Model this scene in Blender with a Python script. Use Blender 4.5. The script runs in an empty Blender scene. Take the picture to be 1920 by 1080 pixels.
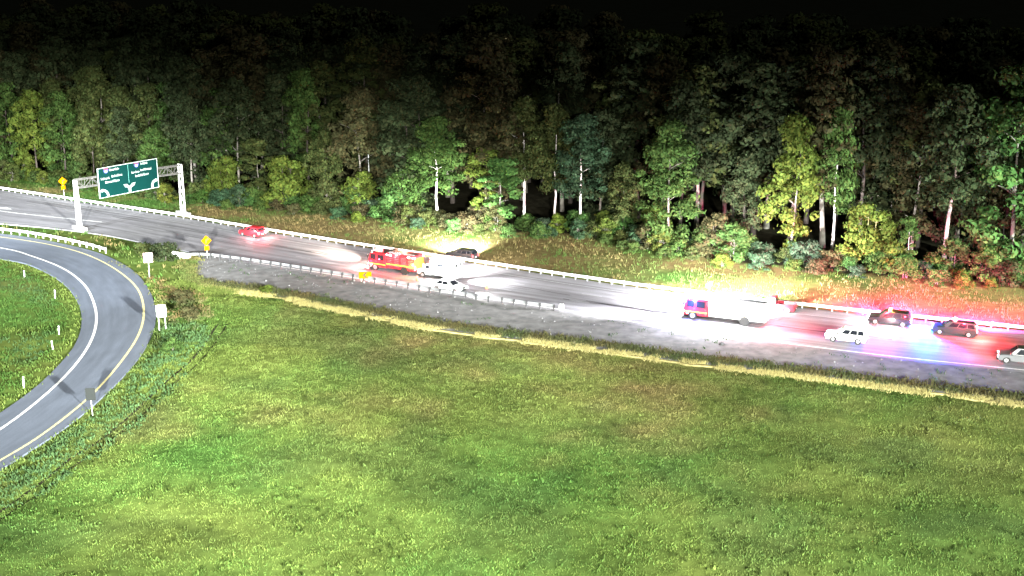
import bpy, math, random
import numpy as np
from mathutils import Vector, Matrix
random.seed(7)
C = bpy.data.collections.new("scene_items"); bpy.context.scene.collection.children.link(C)
SC = bpy.context.scene
PI = math.pi
# ------------------------------------------------------------------ camera
cam = bpy.data.cameras.new("camera"); cam.sensor_width = 36.0; cam.lens = 2200/1920*36
cam.clip_end = 8000; cam.clip_start = 0.5
camo = bpy.data.objects.new("camera", cam); C.objects.link(camo)
camo.location = (0, 0, 42); camo.rotation_euler = (math.radians(75), 0, 0)
SC.camera = camo
# ------------------------------------------------------------------ night sky, moon, exposure
EXPO = 3.0
SC.view_settings.view_transform = 'Standard'; SC.view_settings.look = 'None'
SC.view_settings.exposure = EXPO; SC.view_settings.gamma = 1.0
SC.view_settings.use_curve_mapping = False
W = bpy.data.worlds.new("World"); SC.world = W; W.use_nodes = True
wn = W.node_tree; wn.nodes.clear()
wo = wn.nodes.new("ShaderNodeOutputWorld"); wb = wn.nodes.new("ShaderNodeBackground")
sky = wn.nodes.new("ShaderNodeTexSky"); sky.sky_type = 'NISHITA'; sky.sun_disc = False
MOON_EL, MOON_AZ = 34.0, 128.0          # azimuth measured clockwise from +Y
sky.sun_elevation = math.radians(MOON_EL); sky.sun_rotation = math.radians(MOON_AZ)
wb.inputs[1].default_value = 0.000005
wn.links.new(sky.outputs[0], wb.inputs[0]); wn.links.new(wb.outputs[0], wo.inputs[0])
sun = bpy.data.lights.new("moon", 'SUN'); sun.energy = 0.10; sun.angle = math.radians(0.5); sun.color = (1.0, 0.97, 0.93)
suno = bpy.data.objects.new("moon", sun); C.objects.link(suno)
_d = Vector((math.sin(math.radians(MOON_AZ))*math.cos(math.radians(MOON_EL)),
             math.cos(math.radians(MOON_AZ))*math.cos(math.radians(MOON_EL)), math.sin(math.radians(MOON_EL))))
suno.rotation_euler = _d.to_track_quat('Z', 'Y').to_euler(); suno.location = _d*100
SC.cycles.max_bounces = 4; SC.cycles.diffuse_bounces = 2; SC.cycles.glossy_bounces = 2
SC.cycles.transmission_bounces = 2; SC.cycles.transparent_max_bounces = 4
SC.cycles.sample_clamp_indirect = 3.0

def spot(name, loc, target, power, deg, blend, col=(1, 1, 1), radius=0.3, parent=None):
    l = bpy.data.lights.new(name, 'SPOT'); l.energy = power; l.spot_size = math.radians(deg); l.spot_blend = blend
    l.color = col; l.shadow_soft_size = radius
    o = bpy.data.objects.new(name, l); C.objects.link(o)
    o.location = loc; o.rotation_euler = (Vector(loc)-Vector(target)).to_track_quat('Z', 'Y').to_euler()
    if parent: o.parent = parent
    return o
def point(name, loc, power, col=(1, 1, 1), radius=0.1, parent=None):
    l = bpy.data.lights.new(name, 'POINT'); l.energy = power; l.color = col; l.shadow_soft_size = radius
    o = bpy.data.objects.new(name, l); C.objects.link(o); o.location = loc
    if parent: o.parent = parent
    return o
# the interchange's high-mast floodlights: their heads stand outside the picture, their cut-off keeps the beams on the ground
MASTS = ((95, -80, 48), (12, -135, 52))
for tx, ty, p, w in ((-64, 152, 2.4e6, 15.5), (-45, 105, 1.25e6, 19), (-24, 148, 1.7e6, 15.5), (-12, 95, 1.0e6, 19), (14, 128, 1.2e6, 15.5),
                     (35, 88, 0.80e6, 19), (52, 118, 1.1e6, 15.5), (-84, 182, 2.1e6, 13.5)):
    for k, (mx, my, mz) in enumerate(MASTS):
        q = ((mx-tx)**2+(my-ty)**2+mz**2)/((MASTS[0][0]-tx)**2+(MASTS[0][1]-ty)**2+MASTS[0][2]**2)
        spot("off_frame_lamp", (mx, my, mz), (tx, ty, 0), p*0.39*q, w*(1 if k == 0 else .9), 0.9, (0.98, 1.0, 0.91), 3.0)
MAST_B = (-150, 70, 40)
for tx, ty, p in ((-90, 200, 0.9e6), (-55, 172, 0.4e6)):
    spot("off_frame_lamp", MAST_B, (tx, ty, 0), p*0.8, 22, 0.9, (0.9, 0.97, 1.0), 2.2)
RIGHT_LAMP = (112, 92, 20)  # unseen lamp added for light that out-of-frame vehicles throw on the right trees
for tx, ty, p in ((70, 160, 1.3e5), (55, 172, 1.2e5)):
    spot("off_frame_lamp", RIGHT_LAMP, (tx, ty, 6), p, 32, 0.9, (0.88, 1.0, 0.9), 1.2)

# ------------------------------------------------------------------ materials
MATS = {}
def mat(name, col, rough=0.7, metal=0.0, emit=None, estr=0.0, noise=0.0, nscale=3.0, attr=None, objcol=False, trans=0.0):
    if name in MATS: return MATS[name]
    m = bpy.data.materials.new(name); m.use_nodes = True; nt = m.node_tree
    b = nt.nodes["Principled BSDF"]
    b.inputs["Base Color"].default_value = (*col, 1); b.inputs["Roughness"].default_value = rough; b.inputs["Metallic"].default_value = metal
    src = None
    def mul(a, bsock):
        x = nt.nodes.new("ShaderNodeMix"); x.data_type = 'RGBA'; x.blend_type = 'MULTIPLY'; x.inputs[0].default_value = 1
        nt.links.new(a, x.inputs[6]); nt.links.new(bsock, x.inputs[7]); return x.outputs[2]
    if attr:
        a = nt.nodes.new("ShaderNodeAttribute"); a.attribute_name = attr; src = a.outputs["Color"]
    if objcol:
        oi = nt.nodes.new("ShaderNodeObjectInfo")
        src = oi.outputs["Color"] if src is None else mul(src, oi.outputs["Color"])
    if noise > 0:
        tc = nt.nodes.new("ShaderNodeTexCoord"); n = nt.nodes.new("ShaderNodeTexNoise"); n.inputs["Scale"].default_value = nscale
        n.inputs["Detail"].default_value = 6; nt.links.new(tc.outputs["Object"], n.inputs["Vector"])
        r = nt.nodes.new("ShaderNodeMapRange"); r.inputs[1].default_value = 0.25; r.inputs[2].default_value = 0.75
        r.inputs[3].default_value = 1-noise; r.inputs[4].default_value = 1+noise
        nt.links.new(n.outputs[0], r.inputs[0])
        if src is None:
            c = nt.nodes.new("ShaderNodeRGB"); c.outputs[0].default_value = (*col, 1); src = c.outputs[0]
        v = nt.nodes.new("ShaderNodeVectorMath"); v.operation = 'SCALE'
        nt.links.new(src, v.inputs[0]); nt.links.new(r.outputs[0], v.inputs["Scale"]); src = v.outputs[0]
    if src is not None: nt.links.new(src, b.inputs["Base Color"])
    if rough >= 0.9: b.inputs['Specular IOR Level'].default_value = 0.0
    if emit:
        b.inputs["Emission Color"].default_value = (*emit, 1); b.inputs["Emission Strength"].default_value = estr
    if trans > 0:
        t = nt.nodes.new("ShaderNodeBsdfTranslucent"); mx = nt.nodes.new("ShaderNodeMixShader"); mx.inputs[0].default_value = trans
        if src is not None: nt.links.new(src, t.inputs[0])
        else: t.inputs[0].default_value = (*col, 1)
        out = nt.nodes["Material Output"]
        nt.links.new(b.outputs[0], mx.inputs[1]); nt.links.new(t.outputs[0], mx.inputs[2]); nt.links.new(mx.outputs[0], out.inputs[0])
        b.inputs["Specular IOR Level"].default_value = 0.02
    MATS[name] = m
    return m

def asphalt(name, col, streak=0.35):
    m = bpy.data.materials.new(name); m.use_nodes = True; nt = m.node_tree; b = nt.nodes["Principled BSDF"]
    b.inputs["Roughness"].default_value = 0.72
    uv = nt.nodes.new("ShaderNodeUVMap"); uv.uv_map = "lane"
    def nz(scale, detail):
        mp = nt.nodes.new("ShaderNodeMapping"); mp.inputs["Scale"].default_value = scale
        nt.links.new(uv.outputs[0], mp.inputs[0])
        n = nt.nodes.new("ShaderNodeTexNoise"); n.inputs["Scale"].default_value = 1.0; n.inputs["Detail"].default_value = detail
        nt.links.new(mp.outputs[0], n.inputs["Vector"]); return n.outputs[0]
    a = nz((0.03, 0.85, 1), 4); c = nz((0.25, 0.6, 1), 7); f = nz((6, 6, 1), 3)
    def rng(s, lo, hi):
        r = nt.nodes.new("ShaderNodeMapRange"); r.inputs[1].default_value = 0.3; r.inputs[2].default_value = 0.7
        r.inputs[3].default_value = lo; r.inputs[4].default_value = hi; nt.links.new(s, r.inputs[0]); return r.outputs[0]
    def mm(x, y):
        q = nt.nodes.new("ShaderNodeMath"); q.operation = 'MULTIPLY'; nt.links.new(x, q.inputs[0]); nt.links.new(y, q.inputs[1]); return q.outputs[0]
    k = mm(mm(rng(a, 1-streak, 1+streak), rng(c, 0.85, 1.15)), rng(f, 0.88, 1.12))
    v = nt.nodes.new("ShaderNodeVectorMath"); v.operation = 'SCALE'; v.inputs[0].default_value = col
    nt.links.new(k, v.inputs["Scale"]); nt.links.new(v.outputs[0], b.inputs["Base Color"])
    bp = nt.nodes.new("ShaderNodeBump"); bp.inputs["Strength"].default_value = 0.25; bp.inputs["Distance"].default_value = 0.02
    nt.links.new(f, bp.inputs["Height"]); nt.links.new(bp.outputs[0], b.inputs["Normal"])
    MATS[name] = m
    return m

GALV = mat("galvanised_steel", (0.30, 0.31, 0.33), 0.45, 0.3, noise=0.15, nscale=2)
GALV_W = mat("bright_galvanised", (0.86, 0.87, 0.88), 0.5, 0.0, noise=0.08, nscale=3)
POSTM = mat("post_steel", (0.42, 0.43, 0.44), 0.6, 0.2, noise=0.2, nscale=4)
DARKPOST = mat("weathered_post", (0.05, 0.05, 0.055), 0.7, noise=0.2)
WORNP = mat("worn_paint", (0.34, 0.34, 0.35), 0.65, noise=0.3, nscale=1.2)
WHITEP = mat("road_paint_white", (0.78, 0.78, 0.78), 0.6, noise=0.32, nscale=2.2)
YELLOWP = mat("road_paint_yellow", (0.62, 0.55, 0.28), 0.6, noise=0.34, nscale=2.2)
BLACK = mat("black_rubber", (0.012, 0.012, 0.012), 0.7)
GLASS = mat("dark_glass", (0.012, 0.014, 0.018), 0.08)
CHROME = mat("chrome", (0.7, 0.7, 0.72), 0.25, 0.8)
LWHITE = mat("lamp_white", (1, 1, 1), 0.3, emit=(1, 0.98, 0.95), estr=6)
LRED = mat("lamp_red", (0.6, 0.02, 0.02), 0.3, emit=(1, 0.03, 0.03), estr=3)
LREDHOT = mat("lamp_red_flashing", (0.6, 0.02, 0.05), 0.3, emit=(1, 0.10, 0.13), estr=14)
LBLUE = mat("lamp_blue_flashing", (0.05, 0.1, 0.8), 0.3, emit=(0.10, 0.3, 1), estr=16)
LAMBER = mat("lamp_amber_flashing", (0.9, 0.5, 0.05), 0.3, emit=(1, 0.42, 0.06), estr=6)
LDIM = mat("lamp_lens_clear", (0.75, 0.75, 0.78), 0.2)
LREDOFF = mat("lamp_lens_red", (0.35, 0.02, 0.02), 0.25)

# ------------------------------------------------------------------ mesh helpers
class MB:
    def __init__(s): s.v = []; s.f = []
    def add(s, vs, fs):
        o = len(s.v); s.v += [tuple(x) for x in vs]; s.f += [tuple(i+o for i in f) for f in fs]; return s
    def box(s, c, d, rz=0.0, M=None):
        hx, hy, hz = d[0]/2, d[1]/2, d[2]/2
        vs = [Vector((x, y, z)) for x in (-hx, hx) for y in (-hy, hy) for z in (-hz, hz)]
        R = M if M else Matrix.Rotation(rz, 3, 'Z')
        return s.add([R @ v + Vector(c) for v in vs],
                     [(0, 1, 3, 2), (4, 6, 7, 5), (0, 4, 5, 1), (2, 3, 7, 6), (0, 2, 6, 4), (1, 5, 7, 3)])
    def bar(s, a, b, w, h=None):
        a = Vector(a); b = Vector(b); d = b-a; L = d.length
        q = d.to_track_quat('X', 'Z').to_matrix()
        return s.box((a+b)/2, (L, w, h or w), M=q)
    def tube(s, pts, rs, n=6, cap=True):
        pts = [Vector(p) for p in pts]; o = len(s.v); k = len(pts)
        for i, p in enumerate(pts):
            t = (pts[min(i+1, k-1)]-pts[max(i-1, 0)]).normalized()
            u = t.cross(Vector((0.31, 0.95, 0.05))).normalized(); w = t.cross(u)
            for j in range(n):
                a = 2*PI*j/n; s.v.append(tuple(p + (u*math.cos(a)+w*math.sin(a))*rs[i]))
        for i in range(k-1):
            for j in range(n):
                s.f.append((o+i*n+j, o+i*n+(j+1) % n, o+(i+1)*n+(j+1) % n, o+(i+1)*n+j))
        if cap:
            s.f.append(tuple(o+j for j in range(n))[::-1]); s.f.append(tuple(o+(k-1)*n+j for j in range(n)))
        return s
    def wheel(s, c, r, w, n=16, r2=None):          # axle along y
        return s.tube([(c[0], c[1]-w/2, c[2]), (c[0], c[1]-w/2+0.001, c[2]), (c[0], c[1]+w/2-0.001, c[2]), (c[0], c[1]+w/2, c[2])],
                      [(r2 or r*0.9), r, r, (r2 or r*0.9)], n)
    def prism(s, prof, ys, ins=None):              # prof: closed (x,z) polygon; ys: list of y; ins: inset per y
        n = len(prof); o = len(s.v)
        cx = sum(p[0] for p in prof)/n; cz = sum(p[1] for p in prof)/n
        xs = [p[0] for p in prof]; zs = [p[1] for p in prof]
        hx = (max(xs)-min(xs))/2; hz = (max(zs)-min(zs))/2
        mx = (max(xs)+min(xs))/2; mz = (max(zs)+min(zs))/2
        for k, y in enumerate(ys):
            i = ins[k] if ins else 0
            for (x, z) in prof:
                s.v.append((mx+(x-mx)*(1-i/hx), y, mz+(z-mz)*(1-i/hz)))
        for k in range(len(ys)-1):
            for j in range(n):
                s.f.append((o+k*n+j, o+k*n+(j+1) % n, o+(k+1)*n+(j+1) % n, o+(k+1)*n+j))
        s.f.append(tuple(o+j for j in range(n))[::-1]); s.f.append(tuple(o+(len(ys)-1)*n+j for j in range(n)))
        return s
    def mesh(s, name, m, smooth=False):
        me = bpy.data.meshes.new(name); me.from_pydata(s.v, [], s.f); me.update()
        if m: me.materials.append(m)
        if smooth: me.polygons.foreach_set("use_smooth", [True]*len(me.polygons))
        return me
    def build(s, name, m, parent=None, smooth=False):
        return link(name, s.mesh(name, m, smooth), parent)
def link(name, me, parent=None, loc=None, rz=None):
    o = bpy.data.objects.new(name, me); C.objects.link(o)
    if parent: o.parent = parent
    if loc is not None: o.location = loc
    if rz is not None: o.rotation_euler = (0, 0, rz)
    return o
def tag(o, label=None, cat=None, group=None, kind=None):
    if label: o['label'] = label
    if cat: o['category'] = cat
    if group: o['group'] = group
    if kind: o['kind'] = kind
    return o
def thing(name, label, cat, loc=(0, 0, 0), rz=0.0, group=None):
    o = bpy.data.objects.new(name, None); C.objects.link(o); o.empty_display_size = 0.3
    o.location = loc; o.rotation_euler = (0, 0, rz)
    return tag(o, label, cat, group)

# ------------------------------------------------------------------ plan geometry (metres)
def catmull(P, step=1.0):
    P = [np.array(p, float) for p in P]; out = []
    P = [2*P[0]-P[1]] + P + [2*P[-1]-P[-2]]
    for i in range(1, len(P)-2):
        n = max(2, int(np.linalg.norm(P[i+1]-P[i])/step))
        for k in range(n):
            t = k/n; a, b, c, d = P[i-1:i+3]
            out.append(0.5*((2*b)+(-a+c)*t+(2*a-5*b+4*c-d)*t*t+(-a+3*b-3*c+d)*t**3))
    out.append(P[-2]); return np.array(out)
def resample(A, n):
    d = np.r_[0, np.cumsum(np.linalg.norm(np.diff(A, axis=0), axis=1))]
    s = np.linspace(0, d[-1], n)
    return np.c_[np.interp(s, d, A[:, 0]), np.interp(s, d, A[:, 1])]
def evenly(A, step, start=0.0):
    d = np.r_[0, np.cumsum(np.linalg.norm(np.diff(A, axis=0), axis=1))]
    s = np.arange(start, d[-1], step)
    return np.c_[np.interp(s, d, A[:, 0]), np.interp(s, d, A[:, 1])]
def tang(A):
    t = np.gradient(A, axis=0); return t/np.linalg.norm(t, axis=1)[:, None]
def offset(A, o):
    t = tang(A); n = np.c_[t[:, 1], -t[:, 0]]
    return A+n*np.asarray(o).reshape(-1, 1)
RAIL = catmull([(-150, 261), (-125.5, 246.3), (-102.7, 232.2), (-79.2, 217.4), (-58.8, 204.6), (-41.2, 192.6), (-20.5, 179.2), (-4.8, 169.8),
                (9.1, 161.2), (22.4, 153.7), (37.4, 146.5), (49.7, 141.2), (61.5, 136.3), (85, 127.5), (130, 112)])
RT = tang(RAIL)
def at_road(x, off):
    i = int(np.argmin(abs(RAIL[:, 0]+RT[:, 1]*off-x))); p = RAIL[i]; t = RT[i]
    return p+np.array((t[1], -t[0]))*off, math.atan2(t[1], t[0])
EDGE = catmull([(-150, 236), (-120, 215), (-95.3, 202.6), (-80, 196.8), (-68.1, 191.0), (-58, 184), (-47, 176.3), (-36.5, 169.2), (-21.2, 160.6), (-8.7, 153.0), (6.2, 145.0),
                (18.2, 137.5), (27.9, 132.7), (41.8, 126.4), (55.3, 121.4), (80, 112.5), (128, 97)])
STRAW = catmull([(-50, 162.0), (-41.3, 156.9), (-33.3, 153.4), (-25.2, 148.1), (-17.6, 143.1), (-7.1, 136.4), (7.5, 130.5), (20.3, 124.5), (36.3, 118.0), (51.5, 111.7), (75, 103), (125, 88)])
R_OUT = catmull([(-118, 204), (-101, 198.5), (-85.6, 191.9), (-79.3, 188.8), (-71.1, 183.4), (-63.3, 176.8), (-55.6, 166.8), (-49.3, 154.4), (-44.9, 141.8), (-42.7, 130.5), (-42, 120.0), (-42.4, 108.5), (-43.8, 100.1), (-46, 92), (-54, 70), (-64, 50)])
R_IN = catmull([(-112, 192), (-95, 183.5), (-78.4, 174.2), (-71.9, 170.0), (-63.6, 160.2), (-57.4, 149.4), (-53.4, 139.4), (-51.1, 130.3), (-50.2, 120.9), (-50.2, 114.2), (-50.9, 107.5), (-52.5, 98), (-58, 82), (-66, 62), (-73, 47)])
R_YEL = catmull([(-115, 201), (-99, 195.5), (-84.4, 189.3), (-74.4, 183.8), (-66.3, 177.2), (-58.5, 167.7), (-52, 157.0), (-47.8, 146.4), (-45.2, 136.3), (-43.9, 126.0), (-43.4, 114.5), (-44.2, 104.3), (-45.7, 97.4), (-49, 87), (-58, 64)])
R_WHI = catmull([(-114, 196.5), (-97, 189.5), (-80.8, 181.2), (-74, 175.8), (-66.3, 168.0), (-60, 158.9), (-55.2, 149.1), (-51.9, 140.4), (-49.7, 131.8), (-48.5, 123.2), (-48.2, 114.5), (-48.8, 105.1), (-51, 94), (-58, 75), (-66, 56)])
FOREST = catmull([(-160, 284), (-110, 251), (-61, 221), (-35, 210.5), (-10, 196), (11, 191), (27, 176), (48, 165.5), (69, 158.5), (100, 147), (145, 132)])
TRACK = catmull([(-36.5, 146), (-35.6, 132.4), (-36.4, 117.4), (-38.2, 102.6), (-41.5, 86.4), (-47, 68)])

def strip(name, A, B, m, z, thick=0.0, n=None, parent=None):
    n = n or max(len(A), len(B)); A = resample(A, n); B = resample(B, n)
    K = 5; mb = MB(); L = np.r_[0, np.cumsum(np.linalg.norm(np.diff((A+B)/2, axis=0), axis=1))]
    wid = float(np.mean(np.linalg.norm(A-B, axis=1)))
    for i in range(n):
        for k in range(K): p = A[i]+(B[i]-A[i])*k/(K-1); mb.v.append((p[0], p[1], z))
    for i in range(n-1):
        for k in range(K-1): mb.f.append((i*K+k, i*K+k+1, (i+1)*K+k+1, (i+1)*K+k))
    uvs = [(L[i], wid*k/(K-1)) for i in range(n) for k in range(K)]
    if thick:
        o = len(mb.v)
        for i in range(n): mb.v.append((A[i][0], A[i][1], z-thick)); mb.v.append((B[i][0], B[i][1], z-thick)); uvs += [(L[i], -thick), (L[i], wid+thick)]
        for i in range(n-1):
            mb.f.append((i*K, (i+1)*K, o+2*(i+1), o+2*i)); mb.f.append((i*K+K-1, o+2*i+1, o+2*(i+1)+1, (i+1)*K+K-1))
    me = mb.mesh(name, m)
    ul = me.uv_layers.new(name="lane"); li = np.zeros(len(me.loops), np.int32); me.loops.foreach_get("vertex_index", li)
    ul.data.foreach_set("uv", np.array(uvs, np.float32)[li].ravel())
    # make sure that it faces up
    if me.polygons[0].normal.z < 0: me.flip_normals()
    return link(name, me, parent)
def line(name, A, w, m, z, **k): return strip(name, offset(A, -w/2), offset(A, w/2), m, z, **k)

# ------------------------------------------------------------------ noise and polygons in numpy
def vnoise(x, y, scale, seed=0):
    r = np.random.RandomState(seed); T = r.rand(256, 256)
    u = np.asarray(x)/scale+1000; v = np.asarray(y)/scale+1000
    i = np.floor(u).astype(int); j = np.floor(v).astype(int); a = u-i; b = v-j
    a = a*a*(3-2*a); b = b*b*(3-2*b); g = lambda p, q: T[p % 256, q % 256]
    return (g(i, j)*(1-a)+g(i+1, j)*a)*(1-b)+(g(i, j+1)*(1-a)+g(i+1, j+1)*a)*b
def fbm(x, y, scale, seed=0, o=3):
    return sum(vnoise(x, y, scale/2**k, seed+k)*0.5**k for k in range(o))/sum(0.5**k for k in range(o))
def inside(x, y, P):
    x = np.asarray(x); y = np.asarray(y); c = np.zeros(x.shape, bool); n = len(P)
    for i in range(n):
        x1, y1 = P[i]; x2, y2 = P[(i+1) % n]
        if y1 == y2: continue
        c ^= ((y1 > y) != (y2 > y)) & (x < (x2-x1)*(y-y1)/(y2-y1)+x1)
    return c
def dist(x, y, A):
    A = resample(A, 140); d = np.full(np.asarray(x).shape, 1e9)
    for p in A: d = np.minimum(d, (x-p[0])**2+(y-p[1])**2)
    return np.sqrt(d)
def rs(A, n=70): return resample(A, n)
def poly(A, B): return np.r_[rs(A), rs(B)[::-1]]
P_HW = poly(RAIL, EDGE)
P_GRAVEL = poly(EDGE[EDGE[:, 0] > -48], np.r_[[(-48.8, 175.0), (-48.2, 170.5), (-47.5, 166.5), (-45.5, 161.5)], STRAW[STRAW[:, 0] > -43]])
P_RAMP = poly(R_OUT, R_IN)
P_BANK = poly(FOREST, RAIL)
P_LOOP = np.r_[rs(R_IN), [(-190, 50), (-190, 200)]]
P_FIELD = np.r_[rs(STRAW), [(125, 40), (-60, 40)], rs(R_OUT)[::-1][:55]]
P_GORE = np.r_[rs(EDGE[EDGE[:, 0] < -44]), rs(STRAW)[:1], rs(R_OUT)[:42][::-1]]

# ------------------------------------------------------------------ ground
GX = np.arange(-175, 151, 1.5); GY = np.arange(44, 330, 1.5)
gx, gy = np.meshgrid(GX, GY, indexing='ij'); fx, fy = gx.ravel(), gy.ravel()
hgt = (fbm(fx, fy, 7, 3)-0.5)*0.5-0.03
def dark_track(x, y): return np.exp(-(dist(x, y, TRACK)/0.9)**2)
forest_side = inside(fx, fy, np.r_[rs(FOREST), [(160, 340), (-190, 340)]])
dF = dist(fx, fy, FOREST)
hgt = np.where(forest_side, hgt+np.minimum(dF, 80)*0.05, hgt)
pave = inside(fx, fy, P_HW) | inside(fx, fy, P_RAMP) | inside(fx, fy, P_GRAVEL)
dE = np.minimum.reduce([dist(fx, fy, a) for a in (RAIL, EDGE, R_OUT, R_IN, STRAW)])
hgt = np.where(pave | (dE < 2.2), -0.16, hgt)
hgt = hgt-0.35*dark_track(fx, fy)
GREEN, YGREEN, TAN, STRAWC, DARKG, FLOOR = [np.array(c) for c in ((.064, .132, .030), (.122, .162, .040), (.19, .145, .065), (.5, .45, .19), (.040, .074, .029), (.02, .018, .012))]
def mix(a, b, t): return a+(b-a)*np.clip(np.asarray(t), 0, 1)[:, None]
def field_colour(x, y, rnd):
    d = dist(x, y, STRAW); n = fbm(x, y, 14, 11); n2 = .5*fbm(x, y, 4, 21)+.5*fbm(x, y, 12, 22)
    c = mix(np.tile(GREEN, (len(x), 1)), YGREEN, 1.6*(n-0.32)+0.9*(rnd-0.5)+0.3)
    c = mix(c, TAN, (1-d/32)*0.85*(x > -30)*np.clip((n2-0.25)*2.4, 0.15, 1.2)*np.exp(-((x-10)/38)**2)+0.35*np.clip((n2-0.5)*4, 0, 1)*np.clip((fbm(x, y, 22, 51)-.35)*4, 0, 1))
    c = mix(c, DARKG, np.clip((fbm(x, y, 9, 41)-0.56)*4, 0, 0.3)+0.35*np.clip((x-15)/50, 0, 1)*(d > 14))
    st = vnoise(x*.20+y*.05, (y+.45*x)*1.0, .9, 91)*.6+vnoise(x*.3, (y+.35*x), 2.2, 93)*.4      # mowing streaks, roughly along the road
    c = c*(0.68+0.66*st)[:, None]
    return c
gcol = field_colour(fx, fy, np.full(fx.shape, .5))*0.8
bank = inside(fx, fy, P_BANK)
bt = mix(np.tile(TAN*0.95, (len(fx), 1)), GREEN, (fbm(fx, fy, 9, 5)-0.42)*3+np.where(fx < -55, 0.5, 0))
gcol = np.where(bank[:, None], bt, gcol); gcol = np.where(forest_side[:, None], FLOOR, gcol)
mb = MB(); nx, ny = len(GX), len(GY)
me = bpy.data.meshes.new("ground")
vv = np.c_[fx, fy, hgt]
idx = np.arange(nx*ny).reshape(nx, ny)
ff = np.stack([idx[:-1, :-1], idx[1:, :-1], idx[1:, 1:], idx[:-1, 1:]], -1).reshape(-1, 4)
def quick_mesh(name, v, f, m, col=None, smooth=False):
    me = bpy.data.meshes.new(name); k = f.shape[1]
    me.vertices.add(len(v)); me.vertices.foreach_set("co", np.asarray(v, np.float32).ravel())
    me.loops.add(f.size); me.loops.foreach_set("vertex_index", f.astype(np.int32).ravel())
    me.polygons.add(len(f)); me.polygons.foreach_set("loop_start", np.arange(0, f.size, k, dtype=np.int32))
    if smooth: me.polygons.foreach_set("use_smooth", np.ones(len(f), bool))
    me.update(calc_edges=True)
    if col is not None:
        a = me.color_attributes.new("tint", 'FLOAT_COLOR', 'POINT')
        a.data.foreach_set("color", np.c_[col, np.ones(len(col))].astype(np.float32).ravel())
    me.materials.append(m); me.validate(); return me
SOIL = mat("soil_and_turf", (.1, .1, .05), 0.95, noise=0.35, nscale=0.9, attr="tint")
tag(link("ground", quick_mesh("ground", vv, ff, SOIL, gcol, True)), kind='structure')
far = MB(); far.add([(-5000, -3000, -0.9), (5000, -3000, -0.9), (5000, 6000, -0.9), (-5000, 6000, -0.9)], [(0, 1, 2, 3)])
tag(far.build("terrain", mat("dark_earth", (.010, .012, .008), 0.95, noise=0.3, nscale=0.05)), kind='structure')

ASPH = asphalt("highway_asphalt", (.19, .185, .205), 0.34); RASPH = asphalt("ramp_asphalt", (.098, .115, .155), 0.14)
GRAV = mat("gravel_grey", (.185, .183, .188), 0.9, noise=0.35, nscale=0.7)
tag(strip("highway", offset(RAIL, -0.5), EDGE, ASPH, 0.0, 0.25), kind='structure')
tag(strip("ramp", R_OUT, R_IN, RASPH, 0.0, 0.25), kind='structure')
E2 = EDGE[EDGE[:, 0] > -49]; S2 = np.r_[[(-48.8, 175.0), (-48.2, 170.5), (-47.5, 166.5), (-45.5, 161.5)], STRAW[STRAW[:, 0] > -43]]
tag(strip("gravel_verge", offset(E2, -0.2), S2, GRAV, -0.008, 0.2, n=160), kind='structure')
# road markings
tag(line("road_marking", offset(EDGE, -0.9)[EDGE[:, 0] > -40], 0.28, WHITEP, 0.006), kind='structure')
tag(line("road_marking", offset(RAIL, 2.6), 0.18, WORNP, 0.006), kind='structure')
for off in (6.2, 9.8):
    ln = offset(RAIL, off); dsh = MB()
    pts = evenly(ln, 0.5); n = len(pts)
    for i in range(0, n-6, 24):
        seg = pts[i:i+7]
        a, b = offset(seg, -.08), offset(seg, .08)
        for k in range(6): dsh.add([(*a[k], .006), (*b[k], .006), (*b[k+1], .006), (*a[k+1], .006)], [(0, 1, 2, 3)])
    tag(dsh.build("lane_dashes", WORNP), kind='structure')
tag(line("road_marking", catmull([(-140, 239), (-118, 225.5), (-94.1, 211.5), (-83, 206.2), (-71.8, 201.3)]), 0.32, WHITEP, 0.010), kind='structure')
ar = MB(); p0 = np.array((-96.5, 215.2)); d = np.array((.86, -.5)); nn = np.array((.5, .86))
for a, b, w in ((-7, 2.2, .3),):
    q = [p0+d*a-nn*w, p0+d*b-nn*w, p0+d*b+nn*w, p0+d*a+nn*w]; ar.add([(*x, .010) for x in q], [(0, 1, 2, 3)])
q = [p0+d*2.2-nn*.9, p0+d*5.2, p0+d*2.2+nn*.9]; ar.add([(*x, .010) for x in q], [(0, 1, 2)])
tag(ar.build("road_arrow", WHITEP), kind='structure')
tag(line("ramp_marking", R_YEL, 0.26, YELLOWP, 0.006), kind='structure')
tag(line("ramp_marking", R_WHI, 0.30, WHITEP, 0.006), kind='structure')
# wandering tar seams and cracks on the carriageway
TAR = mat("tar_seam", (.022, .022, .025), 0.55)
rr = np.random.RandomState(5)
for k in range(9):
    x0 = rr.uniform(-100, 40); L = rr.uniform(14, 40); off = rr.uniform(3.5, 13.0); seg = RAIL[(RAIL[:, 0] > x0) & (RAIL[:, 0] < x0+L)]
    if len(seg) < 8: continue
    w = np.cumsum(rr.normal(0, .09, len(seg)))
    tag(line("tar_seam", offset(seg, off+w), rr.uniform(.12, .3), TAR, 0.003+0.0003*k), kind='structure')

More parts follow.
